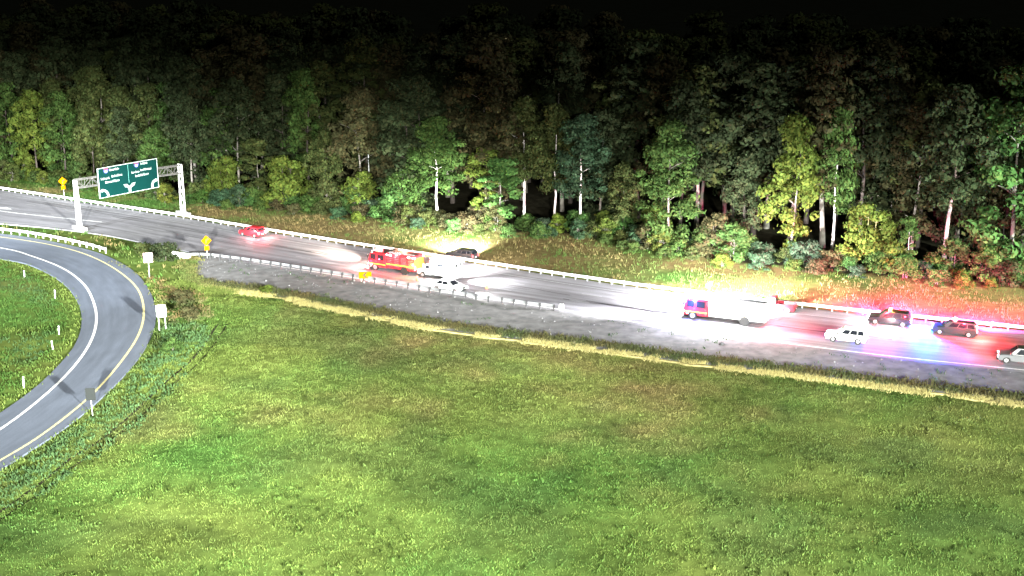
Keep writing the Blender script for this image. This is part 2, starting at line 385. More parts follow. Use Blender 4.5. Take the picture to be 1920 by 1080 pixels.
# ------------------------------------------------------------------ grass and weeds
GRASSM = mat("grass_blade", (.1, .15, .03), 0.8, attr="tint", trans=0.25)
def blades(name, x, y, z, col, hmin, hmax, wmin, wmax, k, spread, lean, seed, mid=False, hs=None):
    r = np.random.RandomState(seed); N = len(x)*k
    X = np.repeat(x, k)+r.normal(0, spread, N); Y = np.repeat(y, k)+r.normal(0, spread, N); Z = np.repeat(z, k)
    h = r.uniform(hmin, hmax, N)*(1 if hs is None else np.repeat(hs, k)); w = r.uniform(wmin, wmax, N)*.5; a = r.uniform(0, 2*PI, N); b = r.uniform(0, 2*PI, N); l = r.uniform(0.2, 1, N)*lean*h
    ux, uy = np.cos(a)*w, np.sin(a)*w; tx, ty = np.cos(b)*l, np.sin(b)*l
    cc = np.repeat(col, k, axis=0)*r.uniform(.8, 1.2, N)[:, None]
    if not mid:
        V = np.stack([np.c_[X-ux, Y-uy, Z-.05], np.c_[X+ux, Y+uy, Z-.05], np.c_[X+tx, Y+ty, Z+h]], 1).reshape(-1, 3)
        F = np.arange(N*3).reshape(-1, 3); cv = np.repeat(cc, 3, axis=0)
    else:       # leafy weed: leaf-shaped quad with a wide middle
        V = np.stack([np.c_[X, Y, Z-.05], np.c_[X+ux+tx*.5, Y+uy+ty*.5, Z+h*.6], np.c_[X+tx, Y+ty, Z+h], np.c_[X-ux+tx*.5, Y-uy+ty*.5, Z+h*.55]], 1).reshape(-1, 3)
        F = np.arange(N*4).reshape(-1, 4); cv = np.repeat(cc, 4, axis=0)
    return tag(link(name, quick_mesh(name, V, F, GRASSM, cv)), kind='stuff')
def ground_z(x, y):
    i = np.clip((x-GX[0])/1.5, 0, nx-1.01); j = np.clip((y-GY[0])/1.5, 0, ny-1.01); a = i.astype(int); b = j.astype(int); u = i-a; v = j-b
    H = hgt.reshape(nx, ny)
    return (H[a, b]*(1-u)+H[a+1, b]*u)*(1-v)+(H[a, b+1]*(1-u)+H[a+1, b+1]*u)*v
def scatter(P, n, seed, box=None):
    r = np.random.RandomState(seed); P = np.asarray(P); lo, hi = (P.min(0), P.max(0)) if box is None else box
    x = r.uniform(lo[0], hi[0], n); y = r.uniform(lo[1], hi[1], n); k = inside(x, y, P)
    return x[k], y[k]
# the mown field
x, y = scatter(P_FIELD, 135000, 1, ((-62, 66), (78, 166)))
dT = dist(x, y, R_OUT); k = dT > 0.6; x, y = x[k], y[k]
r = np.random.RandomState(2).rand(len(x)); col = field_colour(x, y, r)
blades("field_grass", x, y, ground_z(x, y), col*(.80+.48*vnoise(x, y, .9, 57))[:, None], .05, .20, .04, .10, 5, .17, 1.3, 3, hs=.45+1.0*vnoise(x, y, 1.1, 55))
x, y = scatter(P_FIELD, 9000, 4, ((-45, 66), (78, 166)))        # coarse tussocks
k = (dist(x, y, R_OUT) > 5) & (fbm(x, y, 3.5, 31) > .50); x, y = x[k], y[k]
blades("field_tussocks", x, y, ground_z(x, y), field_colour(x, y, np.full(len(x), .25))*np.random.RandomState(6).choice([.3, .6, .9, 1.1], len(x))[:, None], .08, .27, .07, .13, 8, .17, .8, 5, True)
# dry straw crest along the field's upper edge, grazing light painted into its paleness
def along(A, n, s, seed, lo=-60, hi=70):
    r = np.random.RandomState(seed); A = A[(A[:, 0] > lo) & (A[:, 0] < hi)]; B = resample(A, n); B = offset(B, r.normal(0, s, n)); return B[:, 0]+r.normal(0, .2, n), B[:, 1]+r.normal(0, .2, n)
SA = evenly(STRAW[STRAW[:, 0] > -45], .6); wv = fbm(SA[:, 0], SA[:, 1], 2.6, 35); wv2 = fbm(SA[:, 0], SA[:, 1], 9, 36)
ww = np.clip(.12+1.5*(wv-.34)*(.5+wv2), .15, .5); cv_ = .3+.9*(wv2-.5)
tag(strip("straw_crest", offset(SA, cv_-ww), offset(SA, cv_+ww), mat("straw_mat", (.26, .225, .10), .9, noise=.35, nscale=1.2), 0.05, thick=.25, n=len(SA)), kind='structure')
x, y = along(offset(STRAW, 0.3), 8500, .5, 8, -44); k = fbm(x, y, 2.6, 35) > .42; x, y = x[k], y[k]; cs = np.tile(STRAWC*.75, (len(x), 1))
blades("straw_grass", x, y, np.full(len(x), .03), cs, .12, .34, .05, .1, 5, .15, .9, 9)
x, y = along(offset(STRAW, -1.6), 2600, .75, 10, -44); cs = mix(np.tile(DARKG*.9, (len(x), 1)), TAN*.5, fbm(x, y, 3, 77))  # weed tones darkened to paint the shade behind the crest
blades("verge_weeds", x, y, np.full(len(x), -.02), cs, .15, .5, .08, .16, 8, .25, .7, 11, True)
x, y = scatter(P_GRAVEL, 5200, 12); k = fbm(x, y, 4, 13) > .6; x, y = x[k], y[k]
blades("gravel_weeds", x, y, np.full(len(x), -.02), np.tile(DARKG*1.1, (len(x), 1)), .1, .35, .06, .12, 6, .2, .8, 14, True)
# far bank between the guardrail and the wood: long dry grass
x, y = scatter(P_BANK, 60000, 15, ((-125, 75), (132, 255))); k = dist(x, y, RAIL) > .9; x, y = x[k], y[k]
r = np.random.RandomState(16).rand(len(x))
cb = mix(np.tile(TAN*1.1, (len(x), 1)), GREEN*.9, (fbm(x, y, 7, 5)-.38)*3+(r-.5)*.9+np.where(x < -60, .6, 0)+np.clip(1-dist(x, y, FOREST)/7, 0, 1)*.8)
blades("bank_grass", x, y, ground_z(x, y), cb, .12, .48, .05, .11, 5, .22, .7, 17)
# weeds outside the ramp, in the gore and inside the loop
x, y = scatter(P_FIELD, 40000, 18, ((-62, -28), (50, 172)))
d1 = dist(x, y, R_OUT); k = (d1 > .5) & (d1 < 6.6) & (dist(x, y, TRACK) > .55); x, y = x[k], y[k]; d1 = d1[k]
cw = mix(np.tile(DARKG*1.25, (len(x), 1)), TAN*.75, (y-136)/18+(fbm(x, y, 3, 61)-.5)*2.4); cw = mix(cw, YGREEN*.85, (1.4-d1)/1.2)
tl = np.clip((d1-.3)/2, .3, 1)
blades("ditch_weeds", x, y, ground_z(x, y), cw, .10, .40, .08, .17, 11, .3, .9, 19, True)
x, y = scatter(P_GORE, 20000, 20, ((-120, -36), (150, 215))); k = (dist(x, y, R_OUT) > .5) & (dist(x, y, EDGE) > .6) & ~inside(x, y, P_HW) & ~inside(x, y, P_RAMP) & ~inside(x, y, P_GRAVEL); x, y = x[k], y[k]
cg = mix(np.tile(GREEN, (len(x), 1)), TAN, (fbm(x, y, 5, 71)-.45)*4)
blades("gore_grass", x, y, ground_z(x, y), cg, .2, .7, .08, .18, 6, .22, .6, 21, True)
x, y = scatter(P_LOOP, 90000, 22, ((-110, -48), (80, 185))); k = dist(x, y, R_IN) > .5; x, y = x[k], y[k]
di = dist(x, y, R_IN); cl = mix(np.tile(GREEN*.62, (len(x), 1)), YGREEN*.75, (fbm(x, y, 4, 81)-.5)*3); cl = mix(cl, YGREEN*.9, (2.2-di)/2)
cl = mix(cl, DARKG, (fbm(x, y, 6, 83)-.5)*4*(di > 3))
blades("loop_weeds", x, y, ground_z(x, y), cl, .08, .38, .07, .15, 8, .28, .9, 23, True)
for o_ in (-.55, .55):
    tw = offset(TRACK[TRACK[:, 1] < 140], o_+.15*np.sin(np.arange((TRACK[:, 1] < 140).sum())*.35)); tr = MB(); a_, b_ = offset(tw, -.13), offset(tw, .13); n = len(tw); za, zb = ground_z(a_[:, 0], a_[:, 1])+.03, ground_z(b_[:, 0], b_[:, 1])+.03
    for i in range(n): tr.v += [(*a_[i], za[i]), (*b_[i], zb[i])]
    tr.f = [(2*i, 2*i+1, 2*i+3, 2*i+2) for i in range(n-1)]
    tag(tr.build("tyre_track", mat("rut_soil_and_shade", (.022, .02, .014), .95, noise=.3, nscale=2)), kind='structure')  # dark soil, with the rut's shadow put into the colour too
x, y = along(offset(STRAW, 1.0), 420, .7, 26, -48, -37); blades("tuft_grass", x, y, np.full(len(x), -.02), np.tile(YGREEN*.8, (len(x), 1)), .12, .45, .06, .13, 9, .3, .8, 27, True)
x, y = along(np.array([(-49.5, 176), (-48.4, 170.5), (-47.5, 166.5), (-45.5, 161.5), (-42, 157.5)]), 500, .55, 28, -60, -30); blades("tuft_grass", x, y, np.full(len(x), -.05), mix(np.tile(GREEN*.8, (len(x), 1)), TAN, fbm(x, y, 3, 2)), .15, .5, .07, .15, 9, .3, .8, 29, True)
# stones on the gravel verge
x, y = scatter(P_GRAVEL, 9000, 24, ((-46, 68), (108, 176))); r = np.random.RandomState(25); N = len(x)
oc = np.array([(1, 0, 0), (-1, 0, 0), (0, 1, 0), (0, -1, 0), (0, 0, 1), (0, 0, -1)], float); of = np.array([(0, 2, 4), (2, 1, 4), (1, 3, 4), (3, 0, 4), (2, 0, 5), (1, 2, 5), (3, 1, 5), (0, 3, 5)])
S = r.gamma(2, .025, N)+.02
V = (oc[None]*S[:, None, None]*r.uniform(.6, 1.3, (N, 6, 1))+np.c_[x, y, S*.2][:, None, :]).reshape(-1, 3); F = (of[None]+6*np.arange(N)[:, None, None]).reshape(-1, 3)
tag(link("gravel", quick_mesh("gravel", V, F, mat("stone_grey", (.2, .2, .21), .9, attr="tint"), np.repeat(np.tile((.19, .19, .2), (N, 1))*r.uniform(.4, 1.5, N)[:, None], 6, axis=0))), kind='stuff')

# ------------------------------------------------------------------ trees and shrubs
LEAF = mat("leaf", (.05, .09, .02), 0.75, attr="tint", objcol=True, trans=0.22)
BARK = mat("bark", (.5, .5, .5), 0.9, noise=0.35, nscale=1.5, objcol=True)
def crown_mesh(name, seed, H, rx, z0, lobes, per, size, style='broad'):
    r = np.random.RandomState(seed); PC, PN, PT = [], [], []
    for i in range(lobes):
        t = r.rand()**0.85
        if style == 'pine':
            lay = np.floor(t*9)/9; z = H*(z0+(1-z0)*(lay+.03)); pr = (1-lay)**.8*(.7+.5*r.rand())
        elif style == 'column':
            z = H*(z0+(1-z0)*t); pr = math.sin(PI*min(1, t*.85+.12))**.6
        elif style == 'shrub':
            z = H*(z0+(1-z0)*t*.85); pr = math.sqrt(max(.05, 1-(t*.9)**2))
        else:
            z = H*(z0+(1-z0)*t); pr = (math.sin(PI*min(.97, t*.82+.14))**.75)*(1 if t < .7 else .9)
        a = r.uniform(0, 2*PI); q = rx*pr*math.sqrt(r.uniform(.12, 1.0))*(1+.25*math.sin(3*a+seed))
        rl = (.15+.14*r.rand())*rx*(1.0 if style != 'pine' else .9)+.25
        c = np.array((q*math.cos(a), q*math.sin(a), z)); n = int(per*r.uniform(.6, 1.3)*(rl/(.24*rx))**1.3)
        dv = r.normal(0, 1, (n, 3)); dv /= np.linalg.norm(dv, axis=1)[:, None]
        sh = rl*r.uniform(.35, 1.08, n)[:, None]; P = c+dv*sh*np.array((1.15, 1.15, .72 if style != 'pine' else .3))
        if style == 'pine': P[:, 2] -= .18*np.hypot(P[:, 0], P[:, 1])
        PC.append(P); PN.append(dv+r.normal(0, .36, (n, 3))+np.array((0, 0, .25))); PT.append(np.full(n, r.uniform(.62, 1.3))*r.uniform(.88, 1.12, n))
    P = np.vstack(PC); N = np.vstack(PN); T = np.hstack(PT); N /= np.linalg.norm(N, axis=1)[:, None]
    P[:, 2] = np.maximum(P[:, 2], .12)
    u = np.cross(N, r.normal(0, 1, N.shape)); u /= np.linalg.norm(u, axis=1)[:, None]; v = np.cross(N, u)
    s = size*r.uniform(.55, 1.3, len(P))[:, None]*.5
    V = np.stack([P-u*s*1.25, P-v*s*.7+u*s*.1, P+u*s*1.25-N*s*.25, P+v*s*.7+u*s*.1], 1).reshape(-1, 3)
    F = np.arange(len(V)).reshape(-1, 4)
    warm = r.rand(len(P)); col = np.c_[T*(1+.25*warm*(warm > .6)), T, T*.95]
    return quick_mesh(name, V, F, LEAF, np.repeat(col, 4, axis=0))
def trunk_mesh(name, seed, H, rad, z0, rx, limbs=6, stems=1):
    r = random.Random(seed); m = MB()
    for k in range(stems):
        bx, by = (0, 0) if stems == 1 else (r.uniform(-.6, .6)*rx*.3, r.uniform(-.6, .6)*rx*.3)
        pts = [(bx, by, -.4)]; rr_ = [rad*1.25]; x, y = bx, by
        for i in range(1, 7):
            x += r.uniform(-.012, .012)*H; y += r.uniform(-.012, .012)*H; pts.append((x, y, H*.78*i/6)); rr_.append(rad*(1-.13*i))
        m.tube(pts, rr_, 7)
        for i in range(limbs):
            f = r.uniform(max(z0, .15)+.05, .6); j = min(5, int(f/.78*6)); p = Vector(pts[j+1] if j < 6 else pts[6]); a = r.uniform(0, 2*PI); L = rx*r.uniform(.35, .65)
            q = p+Vector((math.cos(a)*L*.5, math.sin(a)*L*.5, L*.35)); e = p+Vector((math.cos(a)*L, math.sin(a)*L, L*.55))
            m.tube([p, q, e], [rad*.28, rad*.17, rad*.05], 5)
    return m.mesh(name, BARK, True)
SPEC = {  # H, rx, z0, lobes, per, leaf, style, trunk radius, limbs, stems
    'tall_a': (28, 5.0, .22, 105, 62, .62, 'broad', .38, 7, 1), 'tall_b': (28, 5.6, .30, 115, 62, .66, 'broad', .42, 8, 1),
    'tall_c': (27, 4.4, .16, 100, 62, .60, 'column', .34, 7, 1), 'edge_a': (20, 4.6, .05, 100, 62, .52, 'broad', .26, 6, 1),
    'edge_b': (18, 4.2, .10, 88, 62, .50, 'broad', .22, 6, 1), 'bare': (21, 4.6, .34, 95, 60, .52, 'broad', .30, 3, 1),
    'pine': (19, 4.4, .30, 90, 55, .46, 'pine', .24, 0, 1), 'droop': (19, 4.2, .28, 95, 58, .48, 'broad', .24, 2, 1), 'slim': (10, 1.8, .22, 36, 52, .36, 'column', .10, 5, 1),
    'small': (9, 3.2, .12, 60, 60, .40, 'shrub', .14, 5, 2), 'shrub_a': (3.2, 2.1, .0, 34, 55, .30, 'shrub', .05, 4, 3),
    'shrub_b': (2.2, 1.6, .0, 28, 50, .27, 'shrub', .04, 4, 3), 'shrub_c': (4.6, 2.2, .02, 40, 58, .32, 'column', .07, 5, 3)}
PROTO = {}
for i, (k, s) in enumerate(SPEC.items()):
    PROTO[k] = (crown_mesh("crown", 100+i, s[0], s[1], s[2], s[3], s[4], s[6-1], s[6]), trunk_mesh("trunk", 200+i, s[0], s[7], s[2], s[1], s[8], s[9]))
def rz_at(x, y):
    return float(ground_z(np.array([x]), np.array([y]))[0])
def tree(kind, x, y, H, rz, leaf, bark, label, group=None, name="tree", cat="tree", wide=1.0):
    s = H/SPEC[kind][0]; t = thing(name, label, cat, (x, y, rz_at(x, y)), rz, group); t.scale = (s*wide, s*wide, s)
    for nm, me, c in (("crown" if cat == "tree" else "foliage", PROTO[kind][0], leaf), ("trunk" if cat == "tree" else "stem", PROTO[kind][1], bark)):
        o = link(nm, me, t); o.color = (*(tuple(q*.82 for q in c) if nm in ('crown', 'foliage') else c), 1)
    return t
L_GREEN, L_BRIGHT, L_YEL, L_OLIVE, L_DARK, L_BLUE, L_BROWN = (.048, .092, .026), (.06, .135, .04), (.085, .125, .026), (.054, .074, .026), (.034, .050, .024), (.036, .072, .040), (.056, .058, .028)
B_PALE, B_GREY, B_DARK, B_YEL = (.50, .45, .44), (.15, .135, .12), (.06, .05, .045), (.30, .30, .14)
FRONT = [  # kind, x, y, height, leaf, bark, label
 ('edge_a', 71.0, 163.5, 29, L_BRIGHT, B_GREY, "tall bright green leafy tree near the wood's right end, behind the right police car", 1.0),
 ('tall_c', 78.5, 161.5, 27, L_GREEN, B_GREY, "dense green tree at the very right edge of the wood, foliage down to the ground", 1.1),
 ('bare', 62.8, 165.8, 26, L_DARK, (.30, .23, .22), "dim dark tree with a thick pale trunk lit pink, behind the police cars", 1.0),  # deep shade put into the leaf colour
 ('slim', 56.9, 164.6, 8, L_GREEN, B_PALE, "thin pale-stemmed sapling behind the first police car", 1.0),
 ('small', 52.6, 168.0, 10.5, L_YEL, B_YEL, "small round yellow-green tree standing in front of dark trees behind the white car", 1.05),
 ('bare', 48.8, 174.5, 22, L_GREEN, B_PALE, "tree with thin pale trunk and green head, right of the tall yellow-green tree", .75),
 ('edge_b', 42.0, 173.0, 21, L_YEL, B_GREY, "tall yellow-green tree behind the dark red pickup, brightest of its neighbours", .85),
 ('edge_b', 36.0, 178.5, 15, L_DARK, B_DARK, "dark shaded tree in the black gap left of the tall yellow-green tree", .8),  # the gap's shade is put into the dark leaf colour
 ('edge_a', 24.3, 180.0, 19.5, L_GREEN, B_GREY, "broad green tree with spreading leafy boughs behind the big white-lit fire engine", 1.0),
 ('droop', 11.4, 193.2, 19, L_BLUE, B_PALE, "bluish drooping tree on a bright pale trunk, right one of the pale-trunked pair", 1.1),
 ('droop', 7.3, 197.0, 20, L_OLIVE, B_PALE, "drooping grey-green tree on a slender white trunk, left of the blue-green drooping tree", .9),
 ('bare', 2.2, 200.5, 21, L_OLIVE, B_PALE, "olive tree with thin twin pale stem showing behind the leafy young tree at the middle", .85),
 ('slim', -1.6, 195.0, 12, L_BRIGHT, B_GREY, "leafy bright green young tree at the middle of the forest edge", 1.5),
 ('slim', -4.6, 199.0, 13, L_YEL, B_YEL, "slender tree with a yellow-green lit stem above the glowing roadside grass", 1.2),
 ('droop', -13.0, 199.5, 18, L_GREEN, B_PALE, "layered tree with stout pale brown trunk behind the ambulance", 1.1),
 ('small', -19.5, 203.0, 10, L_GREEN, B_DARK, "low bushy green tree behind the red fire engine", 1.0),
 ('small', -27.5, 208.5, 8.5, L_YEL, B_GREY, "small yellowish tree above the long far guardrail, left of the red fire engine", 1.0),
 ('edge_b', -34.0, 212.5, 14, L_OLIVE, B_DARK, "olive bushy tree halfway between the red fire engine and the gantry", 1.0),
 ('small', -41.5, 214.5, 10.5, L_YEL, B_DARK, "yellow-green bushy tree behind the small car with glowing tail lights", 1.1),
 ('slim', -48.0, 218.0, 12, L_OLIVE, B_GREY, "narrow olive tree right of the far gantry leg, behind the grassy gully", 1.4),
 ('small', -54.5, 219.5, 9.5, L_YEL, B_DARK, "yellowish bush-like tree directly right of the far gantry leg", .9),
 ('bare', -62.0, 225.0, 19, L_DARK, B_GREY, "dark tree with bare grey stem rising behind the far gantry leg", .9),
 ('edge_b', -69.5, 228.0, 13, L_GREEN, B_DARK, "green tree directly behind the green road sign", 1.1),
 ('edge_a', -77.5, 233.0, 16, L_DARK, B_DARK, "dark green tree behind the left half of the green road sign", 1.0),
 ('edge_b', -85.5, 237.5, 17, L_OLIVE, B_DARK, "olive pointed tree between the near gantry leg and the road sign", .9),
 ('edge_a', -93.0, 243.0, 18, L_GREEN, B_DARK, "broad green tree above the yellow diamond sign beyond the far guardrail", 1.0),
 ('edge_b', -100.5, 246.5, 18, L_YEL, B_DARK, "yellow-green leafy tree left of the yellow diamond sign at the forest edge", 1.0),
 ('edge_a', -108.0, 252.0, 19, L_GREEN, B_DARK, "green tree at the far left edge of the forest, foliage reaching the grass", 1.0),
 ('edge_b', 18.2, 188.5, 12, L_OLIVE, B_DARK, "low olive tree between the pale trunks and the broad spreading tree", 1.0),
 ('small', 31.0, 175.0, 7.5, L_BROWN, B_DARK, "low brownish bushy tree in front of the dark gap, behind the big white-lit fire engine", 1.0),
 ('edge_b', 66.5, 171.5, 23, L_DARK, B_DARK, "dark tree squeezed between the pale pink trunk and the bright right-hand tree", .8),
]
rt = random.Random(11)
for (k, x, y, H, lf, bk, lab, wd) in FRONT:
    tree(k, x, y, H, rt.uniform(0, 6.28), lf, bk, lab, None, wide=wd)
CN = {L_GREEN: "green", L_BRIGHT: "bright green", L_YEL: "yellow-green", L_OLIVE: "olive", L_DARK: "dark", L_BLUE: "bluish green", L_BROWN: "brownish"}
MARKS = [(150, "at the far left end"), (230, "behind the road sign's left half"), (320, "behind the road sign's right half"), (440, "right of the far gantry leg"), (560, "behind the small red-lit car"), (680, "left of the red fire engine"),
         (770, "behind the red fire engine"), (870, "behind the ambulance"), (1000, "above the glowing roadside grass"), (1140, "by the pale trunks in the middle"), (1270, "left of the white fire engine"), (1400, "behind the white fire engine"),
         (1500, "behind the maroon pickup"), (1600, "behind the moving white SUV"), (1720, "behind the left police car"), (1850, "behind the right police car"), (9e9, "at the far right end")]
def mark(x, y): return next(m for a, m in MARKS if 960+2200*x/(y*.966+10) < a)
placed = [(f[1], f[2]) for f in FRONT]; FA = evenly(FOREST, 6.6)
for row, (dd, hlo, hhi) in enumerate(((7.5, 19, 25), (14, 24, 30), (21, 26, 31), (29, 27, 32), (39, 28, 33), (50, 28, 33))):
    base = offset(FA, -dd)
    for p in base:
        x = p[0]+rt.uniform(-2.2, 2.2); y = p[1]+rt.uniform(-2.2, 2.2)
        if x < -128-dd or x > 96+dd*.6: continue
        if row < 1 and ((x > -8 and rt.random() < .35) or min((x-a)**2+(y-b)**2 for a, b in placed) < 16): continue
        if row and rt.random() < .12: continue
        hh = rt.uniform(hlo, hhi)
        k = rt.choice(['tall_a', 'tall_b', 'tall_c', 'tall_a', 'bare'] if row else ['edge_a', 'tall_c', 'edge_b', 'bare', 'tall_a'])
        c0 = rt.choice([L_DARK, L_DARK, L_OLIVE, L_DARK, L_BROWN]) if row else rt.choice([L_GREEN, L_OLIVE, L_DARK, L_BROWN])  # inner rows get darker leaf colours, painting the shade inside the wood
        f_ = rt.uniform(.65, .95) if row else rt.uniform(.6, .85) if x > -8 else rt.uniform(.8, 1.05); lf = tuple(c*f_ for c in c0); z = mark(x, y)
        lab = ("tall %s tree just inside the wood, %s" if row == 0 else "tall %s tree deep in the wood, %s") % (CN[c0], z)
        tree(k, x, y, hh, rt.uniform(0, 6.28), lf, rt.choice([B_DARK, B_GREY, B_DARK]), lab, "forest trees "+("just inside" if row == 0 else "deep in")+" the wood", wide=rt.uniform(.9, 1.15))
for row, dd in enumerate((-2.6, 0.2, 2.6)):
    for p in offset(evenly(FOREST, 3.1 if row else 4.6), -dd):
        x = p[0]+rt.uniform(-1.3, 1.3); y = p[1]+rt.uniform(-1.1, 1.1)
        if x < -120 or x > 86 or rt.random() < .12: continue
        k = rt.choice(['shrub_a', 'shrub_b', 'shrub_c', 'shrub_a']); H = SPEC[k][0]*rt.uniform(.6, 1.15)*(.75 if row == 0 else 1.1)
        c0 = rt.choice([L_GREEN, L_BRIGHT, L_GREEN, L_YEL, L_OLIVE, L_BLUE, L_GREEN, L_BROWN] if x > -60 else [L_GREEN, L_OLIVE, L_YEL, L_GREEN])
        lab = "%s %s shrub %s, %s" % ("tall" if k == 'shrub_c' else ("rounded" if k == 'shrub_a' else "low"), CN[c0], ("in the bank grass", "along the wood's edge", "under the first trees")[row], mark(x, y))
        tree(k, x, y, H, rt.uniform(0, 6.28), tuple(c*rt.uniform(.9, 1.1) for c in c0), B_GREY, lab, "shrubs along the foot of the wood", "shrub", "shrub")
for (k, x, y, H, lf, lab) in (('shrub_a', -52.8, 173.2, 3.0, L_DARK, "dark round bush beside the white end of the near guardrail"),
                              ('shrub_b', -56.6, 176.2, 2.0, L_OLIVE, "low olive bush behind the upper pale square sign in the gore"),
                              ('shrub_b', -43.5, 149.5, 1.7, L_BROWN, "brownish bush between ramp and field above the lower pale sign"),
                              ('shrub_b', -40.5, 142.0, 1.5, L_BROWN, "brownish bush at the top of the ditch right of the lower pale sign"),
                              ('shrub_b', -33.5, 154.3, 1.2, L_YEL, "small yellow-green tuft bush on the straw crest at its left end"),
                              ('shrub_b', -39.0, 128.5, 1.5, L_GREEN, "green bush in the weedy ditch beside the ramp")):
    tree(k, x, y, H, rt.uniform(0, 6.28), lf, B_GREY, lab, None, "bush", "bush")

# copies that still share a label and can be told apart by their place get it in words
ORD = ["leftmost one", "second from left", "third from left", "fourth from left", "fifth from left", "sixth from left", "seventh from left"]
same = {}
for o in C.objects:
    if o.get('label') and o.get('category') in ("tree", "shrub") and "deep in the wood" not in o['label']: same.setdefault(o['label'], []).append(o)
for lab, os_ in same.items():
    if 1 < len(os_) <= 7:
        os_.sort(key=lambda o: o.location.x/o.location.y)
        for w_, o in zip(ORD, os_): o['label'] = lab+", "+("rightmost one" if o is os_[-1] else w_)

# ------------------------------------------------------------------ guardrails
def w_beam(A, z, m, name, parent, side=1):
    prof = [(0, .19), (.05, .15), (.085, .085), (.03, 0), (.085, -.085), (.05, -.15), (0, -.19)]
    M = MB(); n = len(A); k = len(prof)
    for i in range(n):
        t = tang(A)[i]; nn = np.array((t[1], -t[0]))*side
        for (o, dz) in prof: M.v.append((A[i][0]+nn[0]*o, A[i][1]+nn[1]*o, z(A[i])+dz))
        for (o, dz) in prof[::-1]: M.v.append((A[i][0]+nn[0]*(o-.02), A[i][1]+nn[1]*(o-.02), z(A[i])+dz))
    K = 2*k
    for i in range(n-1):
        for j in range(K): M.f.append((i*K+j, i*K+(j+1) % K, (i+1)*K+(j+1) % K, (i+1)*K+j))
    M.f.append(tuple(range(K))); M.f.append(tuple((n-1)*K+j for j in range(K))[::-1])
    return M.build(name, m, parent)
def guardrail(label, A, railm, postm, beam=7.62, zr=.62, side=1, zf=None, ph=.80, blocks=None):
    g = thing("guardrail", label, "guardrail", (0, 0, 0)); B = evenly(A, 1.905)
    zf = zf or (lambda p: zr)
    for i in range(0, len(B)-1, 4): w_beam(B[i:i+5], zf, railm, "rail_beam", g, side)
    pm = MB().box((0, 0, ph/2-.15), (.13, .17, ph+.3)).mesh("post", postm); bm_ = MB().box((0, 0, 0), (.14, .18, .34)).mesh("block", blocks or postm)
    T = tang(B)
    for p, t in zip(B, T):
        rz = math.atan2(t[1], t[0]); nn = np.array((t[1], -t[0]))*side
        po = link("post", pm, g, (p[0]-nn[0]*.27, p[1]-nn[1]*.27, 0), rz); b = link("block", bm_, po); b.location = (0, .135*side*1.0 if False else -.165*side, zr)
    return g
guardrail("long white steel guardrail along the far side of the highway, below the forest", RAIL[(RAIL[:, 0] > -140) & (RAIL[:, 0] < 110)], GALV_W, POSTM)
NR = catmull([(-49.6, 174.3), (-47, 174.6), (-44.0, 173.2), (-36.7, 169.6), (-21.2, 160.7), (-12.5, 155.6), (-9.5, 153.2), (-6.4, 152.2), (-3.6, 150.0), (-1.0, 149.1), (1.6, 147.3), (6.0, 145.4)])
def bent(p): return .62-.16*math.exp(-((p[0]+5)/4.5)**2)+.05*math.sin(p[0]*1.9)*math.exp(-((p[0]+3)/6)**2)
nrail = guardrail("bent grey guardrail with dark posts along the near edge of the highway", NR, GALV, DARKPOST, side=-1, zf=bent)
tm = MB(); tm.box((6.35, 145.25, .55), (.5, .35, .75), math.radians(-25)); tm.build("end_terminal", GALV_W, nrail)
RR = offset(R_OUT[(R_OUT[:, 1] > 176.5)], -.7)
rr_ = guardrail("bright white guardrail on the outside of the curved ramp, between ramp and highway", RR, GALV_W, POSTM, ph=.78)
cc = thing("crash_cushion", "white ribbed crash cushion at the left start of the near guardrail", "crash cushion", (-51.3, 174.7, 0), math.radians(-28))
for i in range(5): MB().box((-.2+i*.62, 0, .45), (.56, .75-.03*i, .85)).build("cushion_bay", GALV_W, cc)
MB().tube([(-.62, 0, .02), (-.62, 0, .9)], [.36, .36], 12).build("nose", mat("nose_white", (.8, .8, .78), .5), cc)
MB().box((1, 0, .03), (3.6, 1.0, .05)).build("base", mat("concrete", (.35, .35, .34), .9, noise=.2), cc)

# ------------------------------------------------------------------ overhead sign gantry
GA = np.array((-73.5, 195.3)); GD = np.array((.743, .669)); grz = math.atan2(GD[1], GD[0]); GL = 19.07
gan = thing("sign_gantry", "white steel lattice gantry on two ladder-like legs spanning the highway at left", "gantry", (GA[0], GA[1], 0), grz)
GW = mat("gantry_white", (.8, .79, .8), .5, noise=.08, nscale=2)
def leg(x, H):
    m = MB(); w = .75
    for s in (-1, 1): m.tube([(x, s*w, 0), (x, s*w*.82, H)], [.17, .15], 8)
    n = 6
    for i in range(n+1):
        z = .9+(H-.95)*i/n; q = w*(1-.18*z/H)
        if i in (0, n) or i == n-1: m.tube([(x, -q, z), (x, q, z)], [.09, .09], 6)
        if i < n:
            z2 = .9+(H-.95)*(i+1)/n; q2 = w*(1-.18*z2/H); sg = 1 if i % 2 else -1
            m.tube([(x, -q*sg, z), (x, q2*sg, z2)], [.07, .07], 6)
    o = m.build("leg", GW, gan)
    f = MB()
    for s in (-1, 1): f.box((x, s*1.05, .22), (1.1, 1.5, .5))
    f.build("footing", mat("footing_concrete", (.62, .6, .58), .85, noise=.15), o); return o
leg(0, 8.35); leg(GL, 9.15)
TG = mat("truss_grey", (.10, .098, .095), .6, noise=.2)
tz0, tz1 = 7.1, 8.5
ch = MB(); br = MB()
for y_ in (-.55, .55):
    for z_ in (tz0, tz1): ch.tube([(.0, y_, z_), (GL, y_, z_+.45)], [.085, .085], 6)
n = 14
